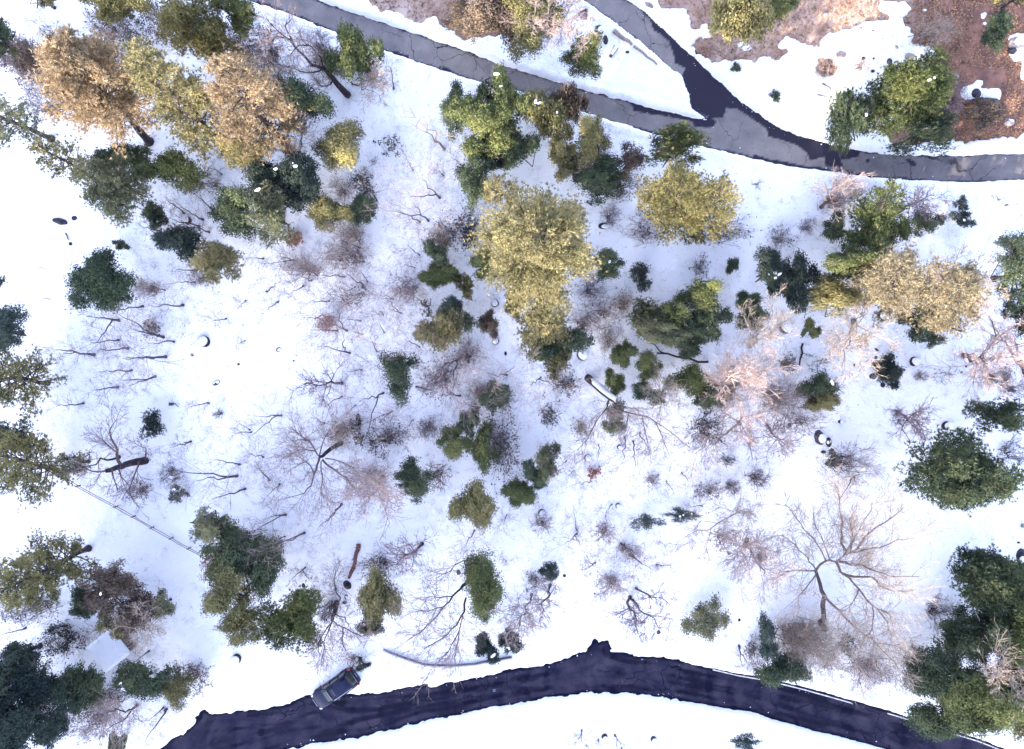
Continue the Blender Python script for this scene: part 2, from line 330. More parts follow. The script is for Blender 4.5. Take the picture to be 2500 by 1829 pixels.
Zs = np.where(dist > 14, Z + 0.25 + 0.1 * mid + 0.045 * fine, Zs)
WELLS = []                                                              # melt hollows are filled in by tree builders (kept flat here)
Q = quads(len(SX), len(SY)); keep = (rag.ravel()[Q] > -0.25).any(1); Q = Q[keep]
u, inv = np.unique(Q, return_inverse=True)
link('snow', npmesh('snow', np.stack([X.ravel()[u], Y.ravel()[u], Zs.ravel()[u]], -1), inv.reshape(Q.shape), SNOW, True), kind='structure')
SNOWH = 0.24
DISTG = (SX, SY, dist)
def snow_dist(x, y):
    i = np.clip(np.searchsorted(SX, x), 0, len(SX) - 1); j = np.clip(np.searchsorted(SY, y), 0, len(SY) - 1)
    return dist[j, i]
# painted edge line of the lower road
LINE = [(1740, 1635), (1803, 1650), (1875, 1662), (1967, 1685), (2059, 1711), (2188, 1748), (2281, 1777), (2391, 1811), (2447, 1833)]
V = []
for i, (a, bb) in enumerate(LINE):
    for dy in (-1.4, 1.4):
        p = P3(a, bb + dy); V.append((p.x, p.y, p.z + 0.006))
me = npmesh('road_edge_line', V, [(2 * i, 2 * i + 1, 2 * i + 3, 2 * i + 2) for i in range(len(LINE) - 1)], solid('road_paint', (0.62, 0.62, 0.60), (0.35, 0.34, 0.36), 0.7, 3.0))
link('road_edge_line', me, kind='structure')

# ------------------------------------------------------------------ vegetation builders
def tubes(segs, sides=3):
    """segs: array (n,8): p0 p1 r0 r1 -> verts, quads"""
    S = np.asarray(segs, float); n = len(S)
    p0, p1, r0, r1 = S[:, :3], S[:, 3:6], S[:, 6:7], S[:, 7:8]
    d = p1 - p0; L = np.linalg.norm(d, axis=1, keepdims=True) + 1e-9; d = d / L
    ref = np.where(np.abs(d[:, 2:3]) > 0.9, np.array([[1.0, 0, 0]]), np.array([[0, 0, 1.0]]))
    u = np.cross(d, ref); u /= np.linalg.norm(u, axis=1, keepdims=True) + 1e-9; v = np.cross(d, u)
    if sides == 3 and (S[:, 7] < 0).all():          # tapering to a point: 3 triangles each
        V = np.zeros((n, 4, 3)); V[:, 3] = p1
        for k in range(3):
            a = 2 * math.pi * k / 3; V[:, k] = p0 + (u * math.cos(a) + v * math.sin(a)) * r0
        base = (np.arange(n) * 4)[:, None]
        return V.reshape(-1, 3), np.concatenate([base + np.array([[k, (k + 1) % 3, 3]]) for k in range(3)], 0)
    V = np.zeros((n, 2 * sides, 3))
    for k in range(sides):
        a = 2 * math.pi * k / sides; o = u * math.cos(a) + v * math.sin(a)
        V[:, k] = p0 + o * r0; V[:, sides + k] = p1 + o * r1
    base = (np.arange(n) * 2 * sides)[:, None]
    Fc = np.concatenate([base + np.array([[k, (k + 1) % sides, sides + (k + 1) % sides, sides + k]]) for k in range(sides)], 0)
    return V.reshape(-1, 3), Fc
def tube_mesh(name, segs, mat, sides=3, rng=None):
    if sides == 3:                                   # twig crowns: thicker twigs as prisms, last twigs as spikes
        S = np.asarray(segs, float); tip = S[:, 7] < 0; g = rng or np.random.default_rng(1)
        V1, F1 = tubes(S[~tip], 3) if (~tip).any() else (np.zeros((0, 3)), np.zeros((0, 4), int))
        F1 = np.concatenate([F1[:, [0, 1, 2]], F1[:, [0, 2, 3]]], 0) if len(F1) else np.zeros((0, 3), int)
        t1 = np.tile(g.random((~tip).sum()), 6)
        if tip.any():
            V2, F2 = tubes(S[tip], 3); t2 = np.tile(g.random(tip.sum()), 3)
            V1 = np.concatenate([V1, V2]); F1 = np.concatenate([F1, F2 + len(V1) - len(V2)]); t1 = np.concatenate([t1, t2])
        return npmesh(name, V1, F1, mat, False, {'tint': ('FACE', t1)})
    V, Fc = tubes(segs, sides); n = len(segs)
    t = (rng or np.random.default_rng(1)).random(n); t = np.tile(t, sides)
    return npmesh(name, V, Fc, mat, sides > 4, {'tint': ('FACE', t)})
def polyseg(pts, r0, r1):
    out = []; n = len(pts) - 1
    for i in range(n):
        out.append([*pts[i], *pts[i + 1], r0 + (r1 - r0) * i / n, r0 + (r1 - r0) * (i + 1) / n])
    return out
def unit(v): return v / (np.linalg.norm(v) + 1e-9)
def stem_pts(rng, p, d, L, n, wig, up=0.0):
    pts = [np.array(p, float)]; d = unit(np.array(d, float))
    for i in range(n):
        d = unit(d + rng.normal(0, wig, 3) + np.array([0, 0, up])); pts.append(pts[-1] + d * L / n)
    return pts
def branch(rng, out, p, d, L, r, lev, cfg):
    if lev <= 0:
        d = unit(np.array(d, float) + rng.normal(0, cfg['wig'], 3)); e = p + d * L
        out.append([*p, *e, max(r, cfg['rmin']) * 1.1, -1.0]); return
    n = max(2, 3 - (cfg['lev'] - lev)); pts = stem_pts(rng, p, d, L, n, cfg['wig'], cfg['up'])
    out += polyseg(pts, r, max(r * 0.3, cfg['rmin']))
    k = cfg['nb'][cfg['lev'] - lev]
    dd = unit(pts[-1] - pts[0])
    for i in range(k):
        t = rng.uniform(0.25, 1.0); j = min(int(t * n), n - 1); q = pts[j] + (pts[j + 1] - pts[j]) * (t * n - j)
        a = unit(rng.normal(0, 1, 3)); side = unit(np.cross(dd, a))
        nd = unit(dd * rng.uniform(0.5, 1.0) + side * rng.uniform(0.4, 1.0))
        branch(rng, out, q, nd, L * rng.uniform(0.35, 0.62), max(r * 0.45, cfg['rmin']), lev - 1, cfg)
def leaves(rng, C, N_, size, aspect=0.55, jitter=0.6):
    """small pointed leaves at centres C with normals N_"""
    n = len(C); nn = N_ + rng.normal(0, jitter, (n, 3)); nn /= np.linalg.norm(nn, axis=1, keepdims=True) + 1e-9
    a = rng.normal(0, 1, (n, 3)); u = np.cross(nn, a); u /= np.linalg.norm(u, axis=1, keepdims=True) + 1e-9; v = np.cross(nn, u)
    s = size * rng.uniform(0.6, 1.3, (n, 1))
    V = np.stack([C - u * s * 0.8 + v * s * aspect, C - u * s * 0.6 - v * s * aspect, C + u * s * 1.1], 1).reshape(-1, 3)
    return V, np.arange(3 * n).reshape(-1, 3)
def needles(rng, C, D, size, k=9):
    """tufts: k needle triangles fanning from each centre about direction D"""
    n = len(C); C = np.repeat(C, k, 0); D = np.repeat(D, k, 0)
    dd = D + rng.normal(0, 0.75, (n * k, 3)); dd /= np.linalg.norm(dd, axis=1, keepdims=True) + 1e-9
    a = rng.normal(0, 1, (n * k, 3)); w = np.cross(dd, a); w /= np.linalg.norm(w, axis=1, keepdims=True) + 1e-9
    L = size * rng.uniform(0.6, 1.15, (n * k, 1)); ww = size * 0.11
    V = np.stack([C - w * ww, C + w * ww, C + dd * L], 1).reshape(-1, 3)
    return V, np.arange(3 * n * k).reshape(-1, 3)
SEED = [100]
def rngn(): SEED[0] += 1; return np.random.default_rng(SEED[0])

CROWNS, CROWNN = {}, {}
def dome_wood(rng, root, off, rad, cc, h, barkm):
    """trunk and boughs reaching into the leaf clumps cc"""
    ncl = len(cc)
    k = max(0.035, 0.02 * h)
    top = off + np.array([0, 0, rad[2] * 0.5])
    pts = [np.array([0, 0, -0.1])] + [top * t + rng.normal(0, 0.03 * h * t, 3) * np.array([1, 1, 0]) for t in (0.3, 0.6, 1.0)]
    segs = [[*pts[0], *(pts[0] + np.array([0, 0, 0.35])), k * 1.8, k * 1.05]] + polyseg([pts[0] + np.array([0, 0, 0.3])] + pts[1:], k, k * 0.35)
    link('trunk', tube_mesh('trunk', segs, barkm or BARK, 7, rng), root)
    bs = []
    idx = rng.choice(ncl, min(ncl, 26), replace=False)
    for i in idx:
        t = rng.uniform(0.35, 0.95); j = min(int(t * 3), 2); q = pts[j] + (pts[j + 1] - pts[j]) * (t * 3 - j)
        e = cc[i]; m = (q + e) / 2 + rng.normal(0, 0.06 * h, 3)
        bs += polyseg([q, m, e], k * 0.45, 0.015)
    link('boughs', tube_mesh('boughs', bs, barkm or BARK, 4, rng), root, kind='stuff')
def dome_snow(rng, root, cc, cr, snowy):
    hi = np.argsort(-cc[:, 2])[:max(3 * snowy, 6)]
    for i in rng.choice(hi, snowy, replace=False):
        o = link('snow_clump', SNOWBLOB, root, loc=cc[i] + np.array([0, 0, cr * 0.8]))
        s = rng.uniform(0.05, 0.12); o.scale = (s * rng.uniform(0.8, 2.0), s, s * 0.6); o.rotation_euler = (0, 0, rng.uniform(0, 6))
def dome_copy(rng, root, proto, off, rad, col, h, snowy, cr, barkm):
    """a tree whose crown shares its mesh with an earlier one, mirrored and rescaled, in its own colour"""
    cme, tme, prad, ccn = proto; fl = np.array([rng.choice([-1, 1]), rng.choice([-1, 1]), 1.0])
    cc = ccn * fl * rad + off
    dome_wood(rng, root, off, rad, cc, h, barkm)
    for nm, me, mat in (('crown', cme, LEAF[col]), ('twigs', tme, TWIG['purple' if col in ('navy', 'dark', 'blue') else 'brown'])):
        o = link(nm, me, root, loc=off, kind='stuff'); o.scale = rad / prad * fl
        o.material_slots[0].link = 'OBJECT'; o.material_slots[0].material = mat
    if snowy: dome_snow(rng, root, cc, cr, snowy)
    return root
def dome(base, ctr, rad, col, h, style='o', dens=1.0, px=None, look='', label=None, short=None, name='evergreen_tree', cat='tree', rot=0.0, group=None, snowy=0, size=None, barkm=None):
    """round evergreen: trunk, boughs, crown of leaves or needle tufts spread through lobed clumps"""
    rng = rngn(); rad = np.array(rad, float); ctr = np.array(ctr, float); base = np.array(base, float)
    root = thing(name, px, cat, look, label, short, base, group)
    g2 = (rad[0] * rad[1]) ** 0.5; off = ctr - base
    cr = float(np.clip(0.20 * g2, 0.13, 0.46))
    key = (style, 0 if g2 < 1.0 else 1 if g2 < 1.6 else 2, 0 if dens < 0.6 else 1 if dens < 0.9 else 2)
    pool = CROWNS.setdefault(key, []); CROWNN[key] = CROWNN.get(key, -1) + 1
    reuse = g2 < 2.4 and len(pool) >= 3
    if reuse:
        return dome_copy(rng, root, pool[CROWNN[key] % len(pool)], off, rad, col, h, snowy, cr, barkm)
    # the crown is a cluster of unequal sub-crowns, so its outline and depth are uneven
    ns = int(np.clip(5 + 3.0 * g2, 7, 22)); sc = []; sr = []
    for i in range(ns):
        a_ = i * 2.39996 + rng.normal(0, 0.4); q_ = 0.10 if i == 0 else math.sqrt((i + 0.3) / ns) * 0.84 * rng.uniform(0.75, 1.2)
        sr.append(rng.uniform(0.22, 0.42) * (1.2 if i == 0 else 1.0))
        sc.append([math.cos(a_) * q_, math.sin(a_) * q_, 0.45 * math.sqrt(max(0.0, 1 - q_ * q_)) - 0.15 + rng.normal(0, 0.24)])
    sc = np.array(sc); sr = np.array(sr)
    per_s = np.maximum(6, (14.0 * (sr * g2) ** 2 / (cr * cr) * 0.62 * (0.6 + 0.4 * min(dens, 1))).astype(int)); per_s = np.minimum(per_s, 60)
    own = np.repeat(np.arange(ns), per_s); ncl = len(own)
    dirs = rng.normal(0, 1, (ncl, 3)); dirs[:, 2] = np.abs(dirs[:, 2]) * 1.15 - 0.4; dirs /= np.linalg.norm(dirs, axis=1, keepdims=True)
    rr = np.where(rng.random(ncl) < 0.75, rng.uniform(0.75, 1.0, ncl), rng.uniform(0.3, 0.75, ncl)) + np.where(rng.random(ncl) < 0.14, rng.uniform(0.1, 0.45, ncl), 0.0)
    cc = (sc[own] + dirs * (rr * sr[own])[:, None] * np.array([1, 1, 1.15])) * (rad - cr * 0.35)
    cr_, sr_ = math.cos(rot), math.sin(rot)
    cc[:, :2] = np.stack([cc[:, 0] * cr_ - cc[:, 1] * sr_, cc[:, 0] * sr_ + cc[:, 1] * cr_], 1)
    cc = cc + off
    ctint = np.clip(0.75 * (rng.random(ns) ** 1.2)[own] + 0.35 * rng.random(ncl), 0, 1)
    if style == 'o':
        ls = size or float(np.clip(0.058 + 0.014 * rad[0], 0.066, 0.105))
        per = int(np.clip(dens * 2.3 * cr * cr / (ls * ls * 0.55), 6, 52))
    else:
        ls = size or float(np.clip(0.18 + 0.03 * rad[0], 0.22, 0.32))
        per = int(np.clip(dens * 2.4 * cr * cr / (ls * ls * 0.5), 2, 12))
    C = np.repeat(cc, per, 0); D0 = np.repeat(dirs, per, 0)
    jit = rng.normal(0, 1, C.shape); jit /= np.linalg.norm(jit, axis=1, keepdims=True) + 1e-9
    C = C + jit * cr * (rng.random((len(C), 1)) ** 0.45) * rng.uniform(0.8, 1.5, (len(C), 1)) * np.array([1, 1, 0.75])
    C[:, 2] = np.maximum(C[:, 2], 0.12)
    nrm = unit_rows(D0 * 0.5 + jit * 0.8 + np.array([0, 0, 0.5]))
    tl = np.clip(0.75 * np.repeat(ctint, per) + 0.42 * rng.random(len(C)) - 0.06, 0, 1)
    if style == 'o': V, Fc = leaves(rng, C, nrm, ls); tint = tl
    else: V, Fc = needles(rng, C, unit_rows(nrm), ls); tint = np.clip(np.repeat(tl, 9) + rng.normal(0, 0.12, len(Fc)), 0, 1)
    dome_wood(rng, root, off, rad, cc, h, barkm)
    cme = npmesh('crown', V - off, Fc, LEAF[col], False, {'tint': ('FACE', tint)})
    link('crown', cme, root, loc=off, kind='stuff')
    tw = []; cfg = dict(lev=1, nb=(4,), wig=0.2, up=0.0, rmin=0.009)
    for i in rng.choice(ncl, min(ncl, 30), replace=False):
        d_ = unit(cc[i] - off + np.array([0, 0, 0.3])); branch(rng, tw, cc[i] - off - d_ * 0.3, d_, 0.35 + 0.24 * g2, 0.016, 1, cfg)
    tme = tube_mesh('twigs', tw, TWIG['purple' if col in ('navy', 'dark', 'blue') else 'brown'], 3, rng)
    link('twigs', tme, root, loc=off, kind='stuff')
    if g2 < 2.4: pool.append((cme, tme, rad.copy(), (cc - off) / rad))
    if snowy: dome_snow(rng, root, cc, cr, snowy)
    return root
def unit_rows(a): return a / (np.linalg.norm(a, axis=1, keepdims=True) + 1e-9)

def pine(base, top, Rm, col, t0=0.3, prof=0.8, dens=1.0, px=None, look='', label=None, short=None, size=0.28, trunk_r=None, barkm=None, group=None):
    """tall pine: leaning trunk, whorls of limbs, needle tufts along the outer limbs"""
    rng = rngn(); base = np.array(base, float); top = np.array(top, float) - base; h = top[2]
    root = thing('pine_tree', px, 'tree', look, label, short, base, group)
    tr = trunk_r or 0.017 * h
    axis_ = [top * t + rng.normal(0, 0.006 * h, 3) * np.array([1, 1, 0]) * (0 < t < 1) for t in np.linspace(0, 1, 7)]
    axis_[0] = np.array([0, 0, -0.1])
    link('trunk', tube_mesh('trunk', [[0, 0, -0.1, 0, 0, 0.5, tr * 1.6, tr * 1.05]] + polyseg(axis_, tr, tr * 0.15), barkm or BARK, 8, rng), root)
    segs = []; C = []; D = []; tt = []
    nb = int(4.3 * h * (0.6 + 0.4 * dens) * (Rm / 3.0) ** 0.5)
    for i in range(nb):
        t = t0 + (1 - t0) * (i + rng.random()) / nb
        L = Rm * ((1 - t) / (1 - t0)) ** prof * rng.uniform(0.7, 1.12) + 0.25
        if t < t0 + 0.12: L *= 0.75
        az = i * 2.39996 + rng.normal(0, 0.3); p = top * t
        d = np.array([math.cos(az), math.sin(az), 0.05 + 0.5 * t * rng.uniform(0.3, 1)])
        pts = stem_pts(rng, p, d, L, 4, 0.10, 0.06); segs += polyseg(pts, max(0.02, 0.024 * L), 0.012)
        nt_ = max(4, int(14 * L * dens)); bt = rng.random()
        for _ in range(nt_):
            s = rng.uniform(0.28, 1.0) ** 0.75; j = min(int(s * 4), 3); q = pts[j] + (pts[j + 1] - pts[j]) * (s * 4 - j)
            lat = rng.normal(0, 1, 3) * np.array([1, 1, 0.45]) * 0.26 * (0.4 + L * 0.26)
            C.append(q + lat); D.append(unit(d + lat * 0.8 + np.array([0, 0, 0.45]))); tt.append(0.5 * bt + 0.5 * rng.random())
    link('limbs', tube_mesh('limbs', segs, barkm or BARK, 4, rng), root, kind='stuff')
    C = np.array(C); D = np.array(D); tt = np.array(tt); k = 9
    V, Fc = needles(rng, C, D, size, k)
    link('crown', npmesh('crown', V, Fc, LEAF[col], False, {'tint': ('FACE', np.clip(np.repeat(tt, k) + rng.normal(0, 0.12, len(Fc)), 0, 1))}), root, kind='stuff')
    return root

def bare(base, top, tr, spread=0.35, nlimb=12, levels=2, nb=(6, 4), t0=0.35, tw='brown', barkm=None, px=None, look='', label=None, short=None, name='bare_sapling', cat='sapling', fork=1, rmin=0.011, wig=0.13, up=0.05, group=None, tlen=None):
    """leafless tree: stem (forked if fork > 1), limbs and a crown of fine twigs"""
    rng = rngn(); base = np.array(base, float); top = np.array(top, float) - base; Lh = np.linalg.norm(top)
    root = thing(name, px, cat, look, label, short, base, group)
    st = [[0, 0, 0.0, 0, 0, 0.36 + tr, tr * 1.8, tr * 1.15]]; tws = []
    f0 = top * (0.22 if fork > 1 else 0)
    if fork > 1: st += polyseg([np.array([0, 0, 0.1]), f0], tr * 1.15, tr)
    for f in range(fork):
        e = top + (rng.normal(0, 0.16, 3) * Lh * np.array([1, 1, 0.25]) if f else 0)
        pts = [f0 + (e - f0) * t + rng.normal(0, (0.009 if name == 'bare_sapling' else 0.022) * Lh, 3) * (0 < t < 1) for t in np.linspace(0, 1, 7)]
        if fork == 1: pts[0] = np.array([0, 0, 0.05])
        r0 = tr if fork == 1 else tr * 0.8
        st += polyseg(pts, r0, max(rmin, r0 * 0.22))
        cfg = dict(lev=levels, nb=nb, wig=wig, up=up, rmin=rmin)
        for i in range(max(3, nlimb // fork)):
            t = t0 + (0.98 - t0) * (i + rng.random()) / max(3, nlimb // fork); j = min(int(t * 6), 5); q = pts[j] + (pts[j + 1] - pts[j]) * (t * 6 - j)
            az = i * 2.4 + rng.normal(0, 0.5); ax = unit(e - f0); sd = np.array([math.cos(az), math.sin(az), 0])
            dd = unit(ax * rng.uniform(0.55, 1.0) + sd * rng.uniform(0.5, 1.0))
            L = (tlen or spread * Lh) * rng.uniform(0.65, 1.25) * (1.15 - 0.55 * (t - t0) / (1 - t0))
            branch(rng, tws, q, dd, L, max(rmin, r0 * ((0.42 if name == 'bare_sapling' else 0.62) - 0.38 * t)), levels, cfg)
    link('trunk', tube_mesh('trunk', st, barkm or BARK, 6, rng), root)
    link('crown', tube_mesh('crown', tws, TWIG[tw], 3, rng), root, kind='stuff')
    return root
BUSHES = {}
def bush_extra(rng, root, leaf, nleaf, tws, tips, snowy):
    if leaf:
        tw_ = np.array(tws); C = tw_[rng.integers(0, len(tw_), nleaf), 3:6]; C[:, 2] = np.maximum(C[:, 2], 0.1)
        V, Fc = leaves(rng, C, np.tile(np.array([[0, 0, 1.0]]), (nleaf, 1)), 0.10)
        link('leaves', npmesh('leaves', V, Fc, LEAF[leaf], False, {'tint': ('FACE', rng.random(nleaf))}), root, kind='stuff')
    for i in range(snowy):
        d = tips[rng.integers(0, len(tips))] * 0.9
        o = link('snow_clump', SNOWBLOB, root, loc=d); s = rng.uniform(0.06, 0.14); o.scale = (s * 1.5, s, s * 0.5)
def bush(base, rad, h, tw='brown', n=40, px=None, look='', label=None, short=None, name='bare_shrub', cat='shrub', leaf=None, nleaf=0, levels=2, nb=(5, 4), rmin=0.008, lean=(0, 0), group=None, snowy=0):
    """many-stemmed leafless shrub, with a few leaves if wanted"""
    rng = rngn(); base = np.array(base, float); root = thing(name, px, cat, look, label, short, base, group)
    key = (tw, levels, 0 if n / (rad[0] * rad[1]) < 14 else 1 if n / (rad[0] * rad[1]) < 32 else 2, rad[0] * rad[1] > 3.0); pool = BUSHES.setdefault(key, [])
    if len(pool) >= 2 and n < 150:
        sme, cme, tips, prad, ph, tws = pool[rng.integers(0, len(pool))]; sc_ = np.array([rad[0] / prad[0] * rng.choice([-1, 1]), rad[1] / prad[1] * rng.choice([-1, 1]), h / ph])
        for nm, me in (('stems', sme), ('crown', cme)): o = link(nm, me, root, kind='stuff'); o.scale = sc_
        tips = [t * sc_ for t in tips]; tws = np.array(tws); tws[:, 3:6] *= sc_; tws = list(tws)
        bush_extra(rng, root, leaf, nleaf, tws, tips, snowy); return root
    st = []; tws = []; tips = []
    cfg = dict(lev=levels, nb=nb, wig=0.16, up=0.03, rmin=rmin)
    for i in range(n):
        az = rng.uniform(0, 2 * math.pi); q = math.sqrt(rng.random())
        d = np.array([math.cos(az) * q * rad[0] * 0.95 + lean[0], math.sin(az) * q * rad[1] * 0.95 + lean[1], h * (0.45 + 0.5 * math.sqrt(max(0, 1 - q * q)))])
        L = np.linalg.norm(d); p0 = np.array([rng.normal(0, 0.26 * rad[0]), rng.normal(0, 0.26 * rad[1]), 0.0]); d = d - p0 * 0.6; L = np.linalg.norm(d)
        a = stem_pts(rng, p0, d, L * 0.5, 3, 0.10); st += polyseg(a, 0.012 + 0.012 * h ** 0.5, rmin * 1.2)
        branch(rng, tws, a[-1], d, L * 0.55, rmin * 1.2, levels, cfg); tips.append(d)
    sme = tube_mesh('stems', st, BARKB if tw in ('pink', 'tan') else BARK, 4, rng); cme = tube_mesh('crown', tws, TWIG[tw], 3, rng)
    link('stems', sme, root, kind='stuff'); link('crown', cme, root, kind='stuff')
    if n < 150: pool.append((sme, cme, tips, rad, h, tws))
    bush_extra(rng, root, leaf, nleaf, tws, tips, snowy)
    return root

# shared small meshes
def blob(name, seed, rough, mat, sub=2, flat=0.0):
    bm = bmesh.new(); bmesh.ops.create_icosphere(bm, subdivisions=sub, radius=1); rng = np.random.default_rng(seed)
    k = rng.normal(0, 1, (6, 3)); k /= np.linalg.norm(k, axis=1, keepdims=True); a = rng.uniform(-rough, rough, 6)
    for v in bm.verts:
        n = np.array(v.co); f = 1 + sum(a[i] * max(0, float(n @ k[i])) ** 2 for i in range(6)) + rng.normal(0, rough * 0.12)
        v.co = Vector(n * f)
        if v.co.z < -flat: v.co.z = -flat - (v.co.z + flat) * -0.1
    me = bpy.data.meshes.new(name); bm.to_mesh(me); bm.free(); me.materials.append(mat)
    for p in me.polygons: p.use_smooth = sub > 2
    return me
SNOWBLOB = blob('snow_clump', 3, 0.8, SNOW, 2)
ROCKS = [blob('boulder', 40 + i, 0.45, ROCK, 2) for i in range(4)]
ROCKSP = [blob('boulder', 60 + i, 0.45, ROCKP, 2) for i in range(3)]
CAPS = [blob('snow_cap', 80 + i, 0.35, SNOW, 3) for i in range(3)]
SCALEPX = 1 / 2.709

# ------------------------------------------------------------------ things: conifers and pines seen tilted
def place_pine(c, r, bx, by, tx, ty, Rm, h, col, t0=0.3, prof=0.8, dens=1.0, label=None, short=None, size=0.28, look='tall pine', barkm=None):
    pb = T(c, r, bx, by); pt = T(c, r, tx, ty)
    pine(P3(*pb), P3(*pt, h), Rm, col, t0, prof, dens, ((pb[0] + pt[0]) / 2, (pb[1] + pt[1]) / 2), look, label, short, size, barkm=barkm)
PINES = [
 (0, 0, 990, 940, 400, 330, 4.4, 20, 'orange', 0.44, 0.5, 1.8, 'large tawny orange pine with thick dark trunk, leaning to upper left', 'the tawny orange pine'),
 (0, 0, 1500, 1000, 880, 330, 3.1, 19, 'yellow', 0.22, 0.5, 1.6, 'long yellow pine lying in perspective beside the tawny orange pine', 'the long yellow pine'),
 (0, 0, 1930, 1010, 1440, 420, 3.8, 18, 'orange', 0.25, 0.55, 1.5, 'tawny green pine between long yellow pine and round dark oak', 'the tawny green pine'),
 (0, 0, 345, 920, -190, 700, 2.6, 15, 'sage', 0.35, 0.6, 0.9, 'thin sparse pine cut by left edge, trunk pointing left', 'the sparse left-edge pine'),
 (0, 0, 650, 1200, 250, 960, 2.0, 11, 'olive', 0.40, 0.55, 0.9, 'sparse leaning pine whose thin bare trunk points at a feathery cedar', 'the sparse leaning pine'),
 (0, 2, 590, 320, -10, 620, 3.4, 15, 'olive', 0.20, 0.5, 1.45, 'broad olive pine stretched over the snow below the rail fence', 'the broad olive pine'),
 (0, 1, 320, 880, -160, 820, 3.2, 12, 'olive', 0.15, 0.5, 1.3, 'brown-green pine at left edge with red needle litter at its foot', 'the left-edge pine with red litter'),
 (0, 1, 420, 1470, -90, 1330, 3.5, 13, 'olive', 0.12, 0.45, 1.25, 'open-crowned pine at left edge where the rail fence begins', 'the pine at the fence end'),
 (3, 0, 640, 1560, 830, 1230, 2.8, 13, 'green', 0.15, 0.8, 1.1, 'dark green cone-shaped pine just below the curving upper road', 'the dark cone below the curve'),
]
for a in PINES: place_pine(*a)
# the broad yellow pine in the middle, seen almost from straight above
pine(P3(1310, 640), P3(1324, 575, 21), 5.3, 'yellow', 0.25, 0.42, 2.0, (1322, 590), 'tall pine', 'broadest yellow pine, dense round crown in the middle of the wood', 'the broad yellow pine', 0.27)
pine(P3(1318, 810), P3(1334, 790, 11), 2.3, 'yellow', 0.2, 0.5, 1.8, (1330, 776), 'pine', 'small bright yellow pine touching the underside of the broad yellow pine', 'the small bright yellow pine', 0.28)
pine(P3(1250, 480), P3(1196, 458, 10), 1.7, 'yellow', 0.2, 0.6, 1.1, (1196, 464), 'pine', 'small yellow pine just above left of the broad yellow pine', None, 0.28)
pine(P3(1630, 540), P3(1660, 440, 15), 3.4, 'gold', 0.2, 0.45, 1.7, (1634, 450), 'pine', 'round yellow conifer hanging below the junction, left of its twin', 'the round yellow conifer', 0.26)
pine(P3(1700, 560), P3(1762, 455, 14), 2.6, 'gold', 0.2, 0.45, 1.3, (1756, 458), 'pine', 'smaller yellow conifer grown against the right side of the round yellow one', None, 0.26)
pine(P3(2130, 730), P3(2205, 650, 16), 3.4, 'tanpine', 0.2, 0.5, 1.6, (2150, 660), 'pine', 'yellow pine with dead grey limbs showing through its top, right side', 'the yellow pine with dead limbs', 0.26)
pine(P3(2260, 755), P3(2360, 690, 17), 3.4, 'tanpine', 0.2, 0.5, 1.6, (2270, 695), 'pine', 'wide yellow pine against the grey dead treetop at right', 'the wide right-hand yellow pine', 0.26)

